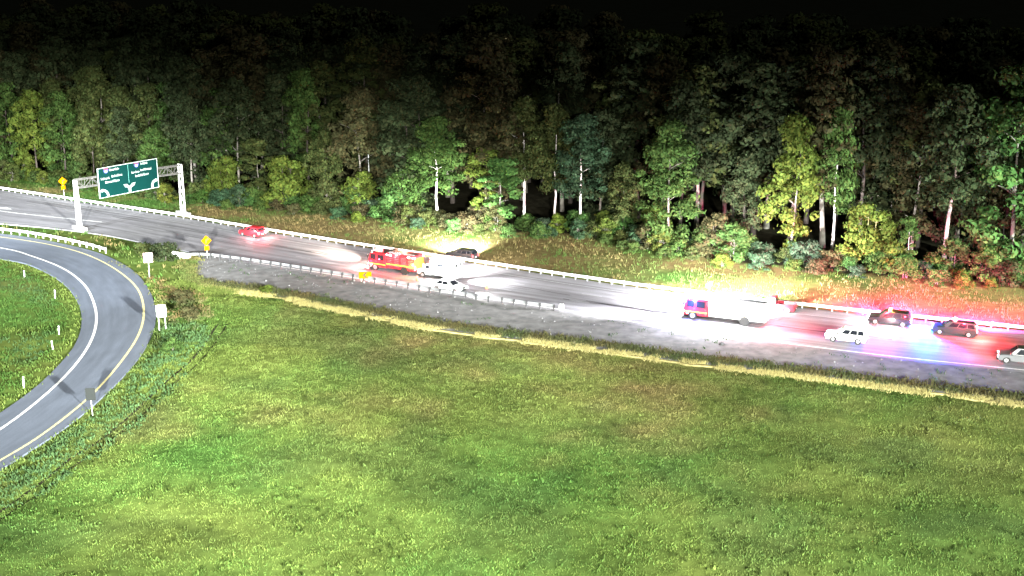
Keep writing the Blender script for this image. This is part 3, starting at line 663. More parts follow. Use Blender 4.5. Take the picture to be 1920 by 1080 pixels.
for i in range(n):
    a, b = GL*i/n, GL*(i+1)/n; za, zb = .45*i/n, .45*(i+1)/n
    for y_ in (-.55, .55): br.tube([(a, y_, (tz0 if i % 2 else tz1)+za), (b, y_, (tz1 if i % 2 else tz0)+zb)], [.05, .05], 5); br.tube([(b, y_, tz0+zb), (b, y_, tz1+zb)], [.04, .04], 5)
    for z_ in (tz0, tz1): br.tube([(a, -.55 if i % 2 else .55, z_+za), (b, .55 if i % 2 else -.55, z_+zb)], [.045, .045], 5)
ch.build("chord", TG, gan); br.build("lattice", TG, gan)
# the sign hangs on the truss, facing oncoming traffic (local -y)
SGN = thing("road_sign", "large green two-panel highway sign with white arrows hanging from the gantry", "road sign", (GA[0]+.8*GD[1], GA[1]-.8*GD[0], 0), grz)
SG = mat("sign_green", (.0, .022, .020), .95, noise=.06, nscale=1); SW = mat("sign_white", (.36, .42, .41), .95); SBL = mat("shield_blue", (.06, .07, .26), .95); SRD = mat("shield_red", (.14, .05, .08), .95); SBK = mat("sign_back", (.35, .36, .36), .5, .3)
for _m in (SG, SW): _m.node_tree.nodes['Principled BSDF'].inputs['Specular IOR Level'].default_value = .1
sx0, sx1, sza, szb, tilt = 3.75, 14.3, 5.05, 10.0, .065
def sp(u, v, d=0.0): # u along 0..1, v up 0..1, d out of the face
    x = sx0+(sx1-sx0)*u; return (x, -.02-d, sza+(szb-sza)*v+tilt*(x-sx0))
def plate(us, d0, d1, M):
    M.add([sp(u, v, d) for d in (d0, d1) for (u, v) in us], [tuple(range(len(us)))[::-1], tuple(len(us)+i for i in range(len(us)))]+[(i, (i+1) % len(us), len(us)+(i+1) % len(us), len(us)+i) for i in range(len(us))]); return M
def rect(u0, u1, v0, v1): return [(u0, v0), (u1, v0), (u1, v1), (u0, v1)]
plate(rect(0, .4975, 0, 1), 0, .06, MB()).build("sign_panel", SG, SGN); plate(rect(.5025, 1, 0, 1), 0, .06, MB()).build("sign_panel", SG, SGN)
fr = MB(); b = .010
for q in (rect(-.002, 1.002, -.02, 0.0), rect(-.002, 1.002, 1.0, 1.02), rect(-.016, -.002, -.02, 1.02), rect(1.002, 1.012, -.02, 1.02)): plate(q, -.10, .085, fr)
fr.build("border", SW, SGN); dv = MB(); plate(rect(.498, .502, .33, .97), .061, .075, dv); dv.build("divider", mat("divider_green", (.12, .4, .36), .5), SGN)
def word(u, v, w, h, seed, bend=0.0):
    r = random.Random(seed); m = MB(); n = max(3, int(w/.016)); x = u
    for i in range(n):
        ww = w/n; hh = h*(1.0 if i == 0 else r.choice([.72, .72, .78, 1.0])); 
        plate(rect(x+ww*.10, x+ww*.42, v, v+hh), .061, .07, m); 
        plate(rect(x+ww*.42, x+ww*.88, v+r.choice([0, .35*hh, .7*hh]), v+hh*.3+r.choice([.1, .35])*hh), .061, .07, m); x += ww
    m.build("lettering", SW, SGN)
for (u, v, w, h) in ((.19, .865, .16, .085), (.03, .60, .15, .085), (.215, .635, .18, .085), (.10, .465, .245, .085), (.72, .885, .12, .085), (.555, .635, .14, .085), (.71, .665, .20, .085), (.615, .495, .235, .085)):
    word(u, v, w, h, int(u*1000))
def shield(u, v, w, h):
    top = [(u+w*.02, v+h*.72), (u+w*.98, v+h*.72), (u+w, v+h*.86), (u+w*.88, v+h), (u+w*.5, v+h*.94), (u+w*.12, v+h), (u, v+h*.86)]
    bot = [(u+w*.5, v), (u+w*.82, v+h*.2), (u+w, v+h*.5), (u+w*.98, v+h*.69), (u+w*.02, v+h*.69), (u, v+h*.5), (u+w*.18, v+h*.2)]
    s = plate(bot, .062, .072, MB()).build("route_shield", SBL, SGN); plate(top, .062, .072, MB()).build("shield_top", SRD, s)
    d = MB(); plate(rect(u+w*.28, u+w*.44, v+h*.2, v+h*.6), .073, .078, d); plate(rect(u+w*.54, u+w*.72, v+h*.2, v+h*.6), .073, .078, d); d.build("numeral", SW, s)
shield(.085, .80, .085, .19); shield(.605, .815, .085, .19)
def curve_arrow(pts, w, head, name="arrow"):
    m = MB()
    for (a, b_) in zip(pts[:-1], pts[1:]):
        a = Vector(a); b_ = Vector(b_); asp = (sx1-sx0)/(szb-sza); d = Vector(((b_.x-a.x)*asp, b_.y-a.y)); L = d.length; n = Vector((-d.y, d.x))/L*w/2; n = Vector((n.x/asp, n.y)); e = (b_-a)*.12
        plate([tuple(a-e-n), tuple(b_+e-n), tuple(b_+e+n), tuple(a-e+n)], .061, .07, m)
    a = Vector(pts[-2]); b_ = Vector(pts[-1]); asp = (sx1-sx0)/(szb-sza); d = Vector(((b_.x-a.x)*asp, b_.y-a.y)).normalized(); n = Vector((-d.y, d.x))
    f = lambda v: (b_.x+v.x/asp, b_.y+v.y)
    if head: plate([f(n*head*.6-d*.02), f(-n*head*.6-d*.02), f(d*head)], .0615, .0705, m)
    return m
curve_arrow([(.135, .03), (.125, .12), (.10, .20), (.065, .235), (.035, .235)], .075, .10).build("arrow", SW, SGN)
mY = curve_arrow([(.505, .03), (.505, .15), (.475, .22), (.445, .26)], .085, .11); mY2 = curve_arrow([(.505, .15), (.535, .22), (.565, .26)], .085, .11); mY.add(mY2.v, mY2.f); mY.build("arrow", SW, SGN)
curve_arrow([(.895, .03), (.90, .14), (.92, .22), (.95, .255), (.97, .255)], .08, .10).build("arrow", SW, SGN)
bk = MB()
for u in (.12, .38, .62, .88): bk.bar(sp(u, .0, -.06), sp(u, 1.0, -.06), .12, .14)
bk.build("hanger", SBK, SGN)

# ------------------------------------------------------------------ smaller signs, posts, delineators
SY = mat("sign_yellow", (.36, .145, .001), .9); SK = mat("sign_black", (.01, .01, .01), .5); SPW = mat("sign_pale", (.32, .20, .215), .5, noise=.04); SGR = mat("sign_grey_back", (.018, .02, .02), .9)
def rounded(w, h, c=.06): return [(-w/2+c, -h/2), (w/2-c, -h/2), (w/2, -h/2+c), (w/2, h/2-c), (w/2-c, h/2), (-w/2+c, h/2), (-w/2, h/2-c), (-w/2, -h/2+c)]
def panel(prof, zc, y, t, name, m, parent, rot=0.0):
    c, s = math.cos(rot), math.sin(rot); P = [(x*c-z*s, x*s+z*c+zc) for x, z in prof]
    return MB().prism(P, [y-t, y]).build(name, m, parent)
def diamond_sign(label, x, y, rz, zc, size, plaque):
    t = thing("warning_sign", label, "road sign", (x, y, rz_at(x, y) if y > 200 else 0), rz)
    MB().box((0, .05, (zc+size*.4)/2-.2), (.08, .06, zc+size*.4+.4)).build("post", POSTM, t)
    p = panel(rounded(size, size), zc, 0, .03, "sign_panel", SY, t, PI/4)
    a = [(-.10, -.42), (.02, -.42), (.02, .05), (.18, .12), (.18, .02), (.42, .2), (.18, .38), (.18, .27), (-.10, .12)]
    panel([(q*size*.9, w*size*.9) for q, w in a], zc, -.034, .006, "symbol", SK, p)
    if plaque:
        q = panel(rounded(size*.62, size*.62, .04), zc-size*1.04, 0, .03, "plaque", SY, t)
    return t
diamond_sign("yellow diamond warning sign with plaque beyond the far guardrail, left of the gantry", -87.0, 224.8, math.radians(25), 3.25, 1.2, True)
diamond_sign("yellow diamond warning sign with a small plaque beside the start of the near guardrail", -46.6, 174.6, math.radians(20), 2.7, 1.12, True)
t = thing("arrow_sign", "low wide yellow sign with black chevron at the near guardrail", "road sign", (-20.7, 160.2, 0), math.radians(8))
for s in (-.55, .55): MB().box((s, .05, .45), (.07, .06, 1.1)).build("post", POSTM, t)
p = panel(rounded(1.75, .95), .95, 0, .03, "sign_panel", SY, t)
panel([(.05, -.4), (.32, -.4), (-.05, 0), (.32, .4), (.05, .4), (-.36, 0)], .95, -.033, .006, "symbol", SK, p)
t = thing("square_sign", "pinkish square sign on a single post in the gore beside the ramp", "road sign", (-51.8, 162.4, 0), math.radians(12))
MB().box((0, .05, 1.7), (.09, .07, 3.9)).build("post", POSTM, t); panel(rounded(1.3, 1.45), 2.95, 0, .03, "sign_panel", SPW, t)
t = thing("square_sign", "bright white rectangular sign on two posts at the outer edge of the ramp bend", "road sign", (-42.7, 137.2, 0), math.radians(10))
for s in (-.38, .38): MB().box((s, .05, 1.3), (.09, .07, 3.1)).build("post", POSTM, t)
panel(rounded(1.15, 1.5), 2.35, 0, .03, "sign_panel", mat("sign_bright", (.92, .9, .88), .5), t)
t = thing("square_sign", "dark grey back of a rectangular sign on a post beside the lower ramp", "road sign", (-41.4, 108.6, 0), math.radians(6))
MB().box((0, .05, 1.2), (.07, .06, 2.9)).build("post", POSTM, t); panel(rounded(.95, 1.3), 2.1, 0, .03, "sign_panel", SGR, t)
DEL = ["uppermost by the road bend", "second from the top of the ramp", "third down, beside the inner bend", "fourth down, close to the third", "lowest of the five"]
for (x, y), d in zip(((-68.9, 162.0), (-60.6, 151.5), (-53.9, 134.9), (-52.4, 129.0), (-50.8, 116.6)), DEL):
    t = thing("delineator_post", "thin white delineator post inside the ramp loop, "+d, "delineator", (x-.6, y, -.1), rt.uniform(-.4, .4), "white delineator posts inside the ramp loop")
    t.rotation_euler[1] = rt.uniform(-.12, .12)
    MB().box((0, 0, .6), (.12, .05, 1.3)).build("post", GALV_W, t); MB().box((0, -.03, 1.1), (.1, .015, .2)).build("reflector", LDIM, t)
def cone(x, y, label, s=1.0):
    t = thing("traffic_cone", label, "traffic cone", (x, y, 0)); t.scale = (s, s, s)
    MB().tube([(0, 0, .03), (0, 0, .75)], [.19, .04], 14).build("cone", mat("cone_orange", (.75, .16, .04), .5), t); MB().box((0, 0, .018), (.42, .42, .036)).build("base", BLACK, t)
    MB().tube([(0, 0, .42), (0, 0, .58)], [.123, .086], 14).build("collar", SPW, t)
cone(-3.5, 156.3, "orange traffic cone with pale collar on the road right of the crashed car", 1.2)
cone(-13.4, 160.8, "orange traffic cone put in for a red road light between fire engine and near guardrail", 1.1)  # cone stands in for a red lamp, nothing here glows
# lit lamps of a site behind the wood's edge
for (x, y, z, rz, lab) in ((-26.2, 213, 11.2, .2, "white street lamp glimpsed high between trees behind the red fire engine"), (-34.6, 216, 10.2, .4, "faint street lamp glimpsed through trees left of the brighter lamp")):
    t = thing("street_lamp", lab, "street lamp", (x, y, 0), rz)
    MB().tube([(0, 0, 0), (0, 0, z), (.1, -.6, z+.25)], [.11, .07, .05], 8).build("pole", POSTM, t); MB().box((.1, -.8, z+.25), (.3, .6, .12)).build("lamp_head", POSTM, t); MB().box((.1, -.85, z+.17), (.26, .46, .08)).build("lens", mat("street_lens", (1, 1, .9), .3, emit=(1, 1, .8), estr=2.0 if lab[0] == 'w' else .5), t)

# ------------------------------------------------------------------ vehicles (local: x forward, y left, z up)
def paint(name, col, rough=.3, metal=.0): return mat("paint_"+name, col, rough, metal, noise=.05, nscale=2)
TYRE = {}
def add_wheels(t, xs, w, r, rimcol=CHROME, tw=.23):
    key = (r, tw)
    if key not in TYRE:
        TYRE[key] = (MB().wheel((0, 0, 0), r, tw, 18, r*.86).mesh("wheel", BLACK), MB().wheel((0, 0, 0), r*.62, tw+.012, 14, r*.5).mesh("rim", rimcol), MB().wheel((0, 0, 0), r*.16, tw+.03, 8).mesh("hub", BLACK))
    for x in xs:
        for s in (-1, 1):
            q = link("wheel", TYRE[key][0], t, (x, s*(w/2-tw/2-.015), r)); link("rim", TYRE[key][1], q); link("hub", TYRE[key][2], q)
def arch_profile(L, zb, zt_pts, wheels, r):
    """closed side outline: bottom line with wheel arches, from rear to front, then the upper line back"""
    p = [(-L/2+.12, zb)]
    for x in sorted(wheels):
        R = r*1.16
        for k in range(9):
            a = PI-PI*k/8; p.append((x+R*math.cos(a), max(zb, r*.95+R*math.sin(a)*.95) if 0 < k < 8 else zb))
    return p+[(L/2-.1, zb)]+zt_pts
def quad_panel(m, a, b, c, d, u0, u1, v0, v1, out, push):
    A, B, Cc, D = map(Vector, (a, b, c, d))
    f = lambda u, v: (A*(1-u)+B*u)*(1-v)+(D*(1-u)+Cc*u)*v
    n = Vector(out)*push; q = [f(u0, v0), f(u1, v0), f(u1, v1), f(u0, v1)]
    m.add([p+n for p in q]+[p-n*.5 for p in q], [(0, 1, 2, 3), (7, 6, 5, 4), (0, 4, 5, 1), (1, 5, 6, 2), (2, 6, 7, 3), (3, 7, 4, 0)])
def car(label, x, y, rz, kind, pm, cat="car", name="parked_car", L=4.8, Wd=1.9, H=1.72, glass=GLASS, roof=None, head=None, tail=None, bar=False, z=0.0):
    t = thing(name, label, cat, (x, y, z), rz); r = .36 if kind != 'sedan' else .33; belt = 1.06 if kind != 'sedan' else .92
    wx = (-L/2+.92, L/2-.92); hood = belt-.08
    if kind == 'pickup':
        belt, hood = 1.12, 1.10; r = .39
        top = [(L/2, .55), (L/2-.02, hood-.12), (L/2-.12, hood), (L/2-1.55, belt), (-.35, belt), (-.40, .78), (-L/2+.05, .78), (-L/2, .5)]
    elif kind == 'sedan':
        top = [(L/2, .5), (L/2-.06, hood-.2), (L/2-.25, hood-.08), (L/2-1.35, belt), (-L/2+.75, belt+.02), (-L/2+.06, belt-.02), (-L/2, .55)]
    else:
        top = [(L/2, .5), (L/2-.03, hood-.18), (L/2-.2, hood-.02), (L/2-1.3, belt), (-L/2+.1, belt), (-L/2, .9), (-L/2, .5)]
    h = Wd/2
    MB().prism(arch_profile(L, .27, top, wx, r), [-h, -h+.07, -h+.09, h-.09, h-.07, h], [.07, .012, 0, 0, .012, .07]).build("body", pm, t)
    inn = MB(); inn.box((0, 0, .42), (L-.5, Wd-.5, .3)); inn.build("underbody", BLACK, t)
    if kind == 'pickup': c = dict(xr0=-.38, xr1=-.32, xf0=L/2-1.5, xf1=L/2-2.35); H = 1.86
    elif kind == 'sedan': c = dict(xr0=-L/2+.55, xr1=-L/2+1.25, xf0=L/2-1.25, xf1=L/2-2.1)
    else: c = dict(xr0=-L/2+.05, xr1=-L/2+.38, xf0=L/2-1.22, xf1=L/2-1.98)
    w0, w1, zt = h-.05, h-.24, H
    lo = [(c['xr0'], -w0, belt), (c['xf0'], -w0, belt), (c['xf0'], w0, belt), (c['xr0'], w0, belt)]
    hi = [(c['xr1'], -w1, zt-.05), (c['xf1'], -w1, zt-.05), (c['xf1'], w1, zt-.05), (c['xr1'], w1, zt-.05)]
    top2 = [(c['xr1']+.14, -w1+.14, zt), (c['xf1']-.14, -w1+.14, zt), (c['xf1']-.14, w1-.14, zt), (c['xr1']+.14, w1-.14, zt)]
    m = MB().add(lo+hi+top2, [(0, 1, 5, 4), (1, 2, 6, 5), (2, 3, 7, 6), (3, 0, 4, 7), (4, 5, 9, 8), (5, 6, 10, 9), (6, 7, 11, 10), (7, 4, 8, 11), (8, 9, 10, 11)])
    cab = m.build("cabin", roof or pm, t)
    g = MB(); quad_panel(g, lo[2], lo[1], hi[1], hi[2], .06, .94, .06, .95, (.75, 0, .6), .008); g.build("windscreen", glass, t)
    g = MB(); quad_panel(g, lo[0], lo[3], hi[3], hi[0], .08, .92, .14, .9, (-1, 0, .2), .008); g.build("rear_window", glass, t)
    cuts = [(.07, .40), (.43, .80)] if kind == 'sedan' else ([(.10, .44), (.48, .84)] if kind == 'pickup' else [(.05, .27), (.30, .56), (.59, .86)])
    for s in (0, 1):
        for (u0, u1) in cuts:
            g = MB(); a = (lo[0], lo[1], hi[1], hi[0]) if s == 0 else (lo[3], lo[2], hi[2], hi[3])
            quad_panel(g, *a, u0, u1, .1, .88, (0, -1 if s == 0 else 1, .25), .008); g.build("side_window", glass, t)
    add_wheels(t, wx, Wd, r)
    for s in (-1, 1):
        MB().box((L/2-.07, s*(h-.3), hood-.24), (.16, .42, .16)).build("headlight", head or LDIM, t)
        MB().box((-L/2+.04, s*(h-.18), .86 if kind != 'sedan' else .74), (.12, .26, .34 if kind != 'sedan' else .16)).build("tail_light", tail or LREDOFF, t)
        MB().box((c['xf0']-.22, s*(h+.07), belt+.08), (.14, .2, .15)).build("mirror", BLACK, t)
    MB().box((L/2-.02, 0, .42), (.14, Wd-.3, .2)).build("bumper", BLACK, t); MB().box((-L/2+.01, 0, .44), (.14, Wd-.3, .2)).build("bumper", BLACK, t)
    MB().box((L/2-.0, 0, .66), (.05, Wd*.5, .2)).build("grille", BLACK, t); MB().box((-L/2-.045, 0, .66 if kind != 'pickup' else .5), (.03, .36, .15)).build("licence_plate", LDIM, t)
    if kind == 'pickup':
        for s in (-1, 1): MB().box((-L/4-.2, s*(h-.07), .94), (L/2-.42, .13, .34)).build("bed_side", pm, t)
        MB().box((-L/2+.06, 0, .93), (.1, Wd-.16, .34)).build("tailgate", pm, t); MB().box((-L/4-.2, 0, .80), (L/2-.5, Wd-.3, .03)).build("bed_floor", BLACK, t)
    if bar:
        b = MB().box((c['xf1']-.55, 0, zt+.04), (.32, 1.2, .05)).build("light_bar", BLACK, t)
        for i, mm in enumerate(bar): MB().box((c['xf1']-.55, -.48+.96*i/(len(bar)-1), zt+.12), (.28, .96/(len(bar)-1)-.03, .12)).build("flashing_lens", mm, b)
        for s in (-1, 1): MB().box((L/2+.08, s*.3, .6), (.06, .06, .5)).build("push_bar", BLACK, t)
    return t
P_WHITE, P_SILVER, P_BLACK, P_MAROON, P_RED, P_GREY = paint("white", (.75, .75, .76)), paint("silver", (.15, .155, .165), .35, .3), paint("black", (.012, .012, .014)), paint("maroon", (.14, .012, .02)), paint("red", (.50, .02, .03)), paint("dark_grey", (.028, .03, .033))
def rd(x, off, flip=True):
    p, a = at_road(x, off); return p[0], p[1], (a+PI if flip else a)
def loc(t, v): return t.matrix_basis @ Vector(v)
def vspot(t, v, tgt, p, deg, blend=.6, col=(1, 1, 1), radius=.06):
    T = t.matrix_basis; return spot("vehicle_lamp_and_fill", T @ Vector(v), T @ Vector(tgt), p, deg, blend, col, radius)
def vpoint(t, v, p, col, radius=.08): return point("vehicle_lamp_and_fill", t.matrix_basis @ Vector(v), p, col, radius)
def upd(t): t.matrix_basis = Matrix.Translation(t.location) @ Matrix.Rotation(t.rotation_euler[2], 4, 'Z'); return t

def stripe_box(name, x0, x1, y, z0, z1, m, t): return MB().box(((x0+x1)/2, y, (z0+z1)/2), (x1-x0, .012, z1-z0)).build(name, m, t)
def fire_engine(label, x, y, rz, L, cabm, bodym, stripem, shutterm, cabroof, kind='engine', left=True):
    t = upd(thing("fire_engine", label, "fire engine", (x, y, 0), rz)); W2 = 1.25; cl = 3.1; xf = L/2; xc = xf-cl
    # chassis
    MB().box((-.1, 0, .62), (L-.5, 1.1, .32)).build("chassis", BLACK, t)
    # cab: side outline with raked windscreen, lower arches cut for the wheel
    r = .52; wx = xf-1.15
    arc = [(wx+.62*math.cos(PI-PI*k/8), .56+.62*math.sin(PI-PI*k/8)) for k in range(9)]
    prof = [(xc+.02, .55)]+arc+[(xf-.06, .55), (xf, .62), (xf, 1.45), (xf-.28, 2.5), (xf-.42, 2.66), (xc+.02, 2.72)]
    MB().prism(prof, [-W2+.0, -W2+.08, W2-.08, W2], [.06, 0, 0, .06]).build("cab", cabm, t)
    MB().box(((xc+xf-.42)/2, 0, 2.76), (cl-.62, 2.2, .12)).build("cab_roof", cabroof, t)
    g = MB(); quad_panel(g, (xf, W2-.1, 1.45), (xf, -W2+.1, 1.45), (xf-.28, -W2+.1, 2.5), (xf-.28, W2-.1, 2.5), .03, .97, .06, .93, (1, 0, .27), .012); g.build("windscreen", GLASS, t)
    for s in (-1, 1):
        for (a, b) in ((xf-1.35, xf-.42), (xf-2.75, xf-1.65)):
            w = MB().box(((a+b)/2, s*(W2+.004), 2.05), (b-a, .03, .85)).build("side_window", GLASS, t)
        for (a, b) in ((xf-1.5, xf-.36), (xf-2.95, xf-1.6)):
            d = MB().box(((a+b)/2, s*(W2+.001), 1.28), (b-a, .022, .62)).build("cab_door", cabm, t)
            MB().box((a+.15, s*(W2+.03), 1.45), (.2, .04, .05)).build("handle", CHROME, d)
        MB().box((xf-.1, s*(W2+.22), 2.1), (.08, .3, .42)).build("mirror", BLACK, t)
        MB().box((xf+.02, s*.92, 1.02), (.06, .4, .26)).build("headlight", LWHITE, t)
    MB().box((xf+.26, 0, .62), (.55, 2.44, .36)).build("bumper", CHROME, t); MB().box((xf+.015, 0, 1.05), (.05, 1.1, .55)).build("grille", BLACK, t)
    # rear body with lockers
    xb = -xf+.05; xm = xc-.12; zb, zt = .72, 2.86
    MB().box(((xb+xm)/2, 0, (zb+zt)/2), (xm-xb, 2.48, zt-zb)).build("body", bodym, t)
    wr = xb+(xm-xb)*.36
    n = 4; gap = (xm-xb)/n
    for s in (-1, 1):
        for i in range(n):
            a = xb+gap*i+.12; b = xb+gap*(i+1)-.12; lowz = 1.42 if abs((a+b)/2-wr) < .8 else .95
            sh = MB().box(((a+b)/2, s*1.243, (lowz+2.5)/2), (b-a, .03, 2.5-lowz)).build("locker_shutter", shutterm, t)
            k = MB()
            for j in range(6): k.box(((a+b)/2, s*1.262, lowz+.12+(2.3-lowz)*j/5), (b-a-.08, .012, .035))
            k.build("shutter_slat", CHROME, sh)
        stripe_box("reflective_stripe", xb+.02, xm-.02, s*1.268, 1.22 if wr else 1.2, 1.36, stripem, t)
        stripe_box("reflective_stripe", xc+.05, xf-.1, s*1.268, .98, 1.1, stripem, t)
        ar = MB().wheel((wr, s*1.02, .56), .64, .46, 18); ar.build("wheel_arch", BLACK, t)
    # ladders and hose bed on the roof
    MB().box(((xb+xm)/2-.3, 0, zt+.02), (xm-xb-1.2, 1.4, .05)).build("hose_bed", BLACK, t)
    ld = MB()
    for s in (.75, 1.12): ld.box(((xb+xm)/2, s, zt+.12), (xm-xb-.5, .06, .1))
    for i in range(14): ld.box((xb+.4+(xm-xb-.8)*i/13, .935, zt+.12), (.04, .37, .04))
    ld.build("ladder", CHROME, t)
    MB().box((xm-.45, 0, zt+.18), (.6, 1.5, .36)).build("pump_deck", BLACK, t)
    # rear: chevrons and lamps
    ch = MB(); n2 = 6
    for i in range(n2):
        for s in (-1, 1):
            y0 = s*(.05+i*.2); ch.add([(xb-.012, y0, .95+.0), (xb-.012, y0+s*.1, .95), (xb-.012, min(1.2, abs(y0+s*.1)-.0+.0)*s, 1.15) if False else (xb-.012, y0+s*.1, 2.45), (xb-.012, y0, 2.45)], [(0, 1, 2, 3)])
    ch.build("rear_chevrons", mat("chevron_yellow", (.75, .6, .05), .5), t)
    for s in (-1, 1):
        for zz, mm in ((1.05, LREDHOT), (1.35, LAMBER), (2.62, LREDHOT)): MB().box((xb-.03, s*1.05, zz), (.06, .26, .2)).build("tail_light", mm, t)
    b = MB().box((xf-.95, 0, 2.86), (.36, 1.9, .08)).build("light_bar", BLACK, t)
    for i in range(6): MB().box((xf-.95, -.78+.312*i, 2.96), (.32, .27, .13)).build("flashing_lens", (LREDHOT, LWHITE, LREDHOT, LREDHOT, LBLUE if kind == 'rescue' else LAMBER, LREDHOT)[i], b)
    for s in (-1, 1):
        for xx in ((xb+xm)/2-1.6, (xb+xm)/2+1.6):
            hsl = MB().box((xx, s*1.3, 2.68), (.42, .09, .2)).build("scene_light", BLACK, t); MB().box((xx, s*1.35, 2.68), (.38, .02, .16)).build("lens", LWHITE, hsl)
        for xx, zz, mm in ((xf-.5, .86, LWHITE), (xm-.15, 2.66, LREDHOT), (xb+.2, 1.6, LAMBER), (xb+.2, 2.66, LREDHOT)): MB().box((xx, s*1.28, zz), (.2, .06, .13)).build("warning_light", mm, t)
    if kind == 'rescue':
        lt = MB().tube([(xm+.35, .3, 2.8), (xm+.35, .3, 4.5)], [.09, .06], 8).build("added_light_tower", CHROME, t)  # tower added to carry a lamp that brightens the road around
        for s in (-1, 1): MB().box((xm+.35+.0, .3+s*.5, 4.5), (.3, .7, .28)).build("added_tower_lamp", LWHITE, lt)
    add_wheels(t, (wx,), 2.46, r, CHROME, .34); add_wheels(t, (wr,), 2.46, r, CHROME, .34)
    return t
def ambulance(label, x, y, rz):
    t = upd(thing("ambulance", label, "ambulance", (x, y, 0), rz)); L = 6.4; xf = L/2
    MB().box((-.2, 0, .55), (L-.8, 1.2, .25)).build("chassis", BLACK, t)
    prof = [(xf-2.25, .45)]+[(xf-.95+.48*math.cos(PI-PI*k/8), .45+.48*math.sin(PI-PI*k/8)) for k in range(9)]+[(xf-.05, .45), (xf, .6), (xf-.05, 1.1), (xf-.95, 1.28), (xf-1.55, 2.05), (xf-2.25, 2.12)]
    MB().prism(prof, [-1.0, -.93, .93, 1.0], [.05, 0, 0, .05]).build("cab", P_WHITE, t)
    g = MB(); quad_panel(g, (xf-.98, .9, 1.3), (xf-.98, -.9, 1.3), (xf-1.53, -.9, 2.02), (xf-1.53, .9, 2.02), .04, .96, .05, .95, (.8, 0, .6), .012); g.build("windscreen", GLASS, t)
    for s in (-1, 1):
        MB().box((xf-1.85, s*1.005, 1.62), (.62, .03, .5)).build("side_window", GLASS, t)
        MB().box((xf-.03, s*.75, .82), (.06, .3, .2)).build("headlight", LWHITE, t); MB().box((xf-1.2, s*1.15, 1.4), (.1, .24, .3)).build("mirror", BLACK, t)
        stripe_box("orange_stripe", -xf+.02, xf-2.3, s*1.153, 1.28, 1.52, mat("stripe_orange", (.7, .2, .04), .5), t)
        MB().box((-.9, s*1.158, 2.15), (1.0, .02, .42)).build("box_window", GLASS, t)
        MB().box((.35, s*1.158, 1.2), (.75, .02, 1.1)).build("side_door", P_WHITE, t)
        for xx, mm in ((-xf+.3, LREDHOT), (.6, LREDHOT)): MB().box((xx, s*1.18, 2.66), (.28, .06, .16)).build("warning_light", mm, t)
        h_ = MB().box((-1.2, s*1.19, 2.62), (.4, .08, .18)).build("scene_light", BLACK, t); MB().box((-1.2, s*1.235, 2.62), (.36, .02, .14)).build("lens", LWHITE, h_)
        MB().box((-xf-.02, s*.95, 1.1), (.05, .18, .5)).build("tail_light", LRED, t)
    bx = [(-xf, .62), (xf-2.3, .62), (xf-2.3, 2.66), (xf-2.45, 2.82), (-xf+.08, 2.82), (-xf, 2.74)]
    MB().prism(bx, [-1.15, -1.08, 1.08, 1.15], [.05, 0, 0, .05]).build("box_body", P_WHITE, t)
    for s in (-1, 1):
        d = MB().box((-xf-.012, s*.5, 1.7), (.03, .92, 1.9)).build("rear_door", P_WHITE, t); MB().box((-xf-.03, s*.5, 2.25), (.012, .5, .45)).build("rear_window", GLASS, d)
    MB().box((-xf-.15, 0, .5), (.35, 2.2, .12)).build("step_bumper", CHROME, t); MB().box((xf+.05, 0, .55), (.2, 1.9, .24)).build("bumper", CHROME, t)
    b = MB().box((xf-2.4, 0, 2.86), (.3, 1.9, .06)).build("light_bar", BLACK, t)
    for i in range(5): MB().box((xf-2.4, -.76+.38*i, 2.95), (.28, .33, .12)).build("flashing_lens", (LREDHOT, LWHITE, LREDHOT, LAMBER, LREDHOT)[i], b)
    add_wheels(t, (xf-.95, -xf+1.5), 2.1, .39)
    return t

SHUT = mat("shutter_grey", (.45, .45, .47), .4, .4); STR_W = mat("stripe_white", (.8, .8, .8), .5); STR_Y = mat("stripe_yellow", (.85, .6, .06), .5)
e1 = fire_engine("red fire engine with black cab roof stopped mid road behind the yellow chevron sign", *rd(-17.3, 9.2), 8.2, P_RED, P_RED, STR_Y, P_RED, P_BLACK)
am = ambulance("white box ambulance washed out by its floodlights directly behind the red fire engine", *rd(-10.6, 9.2))
e2 = fire_engine("large fire engine with red cab, white body and added lit light tower, biggest vehicle", *rd(27.2, 9.6), 10.4, P_RED, P_WHITE, STR_Y, SHUT, P_WHITE, 'rescue')
dk = upd(car("dark SUV stopped just beyond the far guardrail in front of brightly lit grass", -7.6, 173.7, at_road(-7.6, 0)[1]+PI, 'suv', P_GREY, tail=LRED, L=4.9))
wc = upd(car("white crashed sedan against the bent near guardrail, nose to the right", *rd(-8.3, 14.0, False), 'sedan', P_WHITE, H=1.46, L=4.9, head=LWHITE, name="crashed_car"))
rc = upd(car("small car glowing red with lit tail lights beside the far guardrail at left", *rd(-43.2, 3.2), 'suv', P_RED, tail=LREDHOT, L=4.6))  # red light on a pale car, put into its paint
pk = upd(car("dark maroon pickup parked along the far guardrail behind the white fire engine", *rd(33.4, 2.2), 'pickup', P_MAROON, cat="pickup", name="pickup_truck", L=5.7, Wd=1.95))
p1 = upd(car("police SUV with amber and red roof lights by the far guardrail, left one", *rd(46.6, 2.6), 'suv', P_BLACK, cat="police car", name="police_car", L=5.1, Wd=2.0, bar=[LREDHOT, LAMBER, LAMBER, LREDHOT], head=LWHITE, tail=LREDHOT))
p2 = upd(car("rightmost police SUV by the far guardrail with blue front light and red rear lights", *rd(53.2, 4.0), 'suv', P_GREY, cat="police car", name="police_car", L=5.1, Wd=2.0, bar=[LBLUE, LREDHOT, LREDHOT, LREDHOT], head=LBLUE, tail=LREDHOT))
ws = upd(car("white SUV driving in the near lane past the police cars", *rd(39.2, 12.0), 'suv', P_WHITE, cat="SUV", name="moving_car", L=4.7, H=1.74, tail=LRED, head=LWHITE))
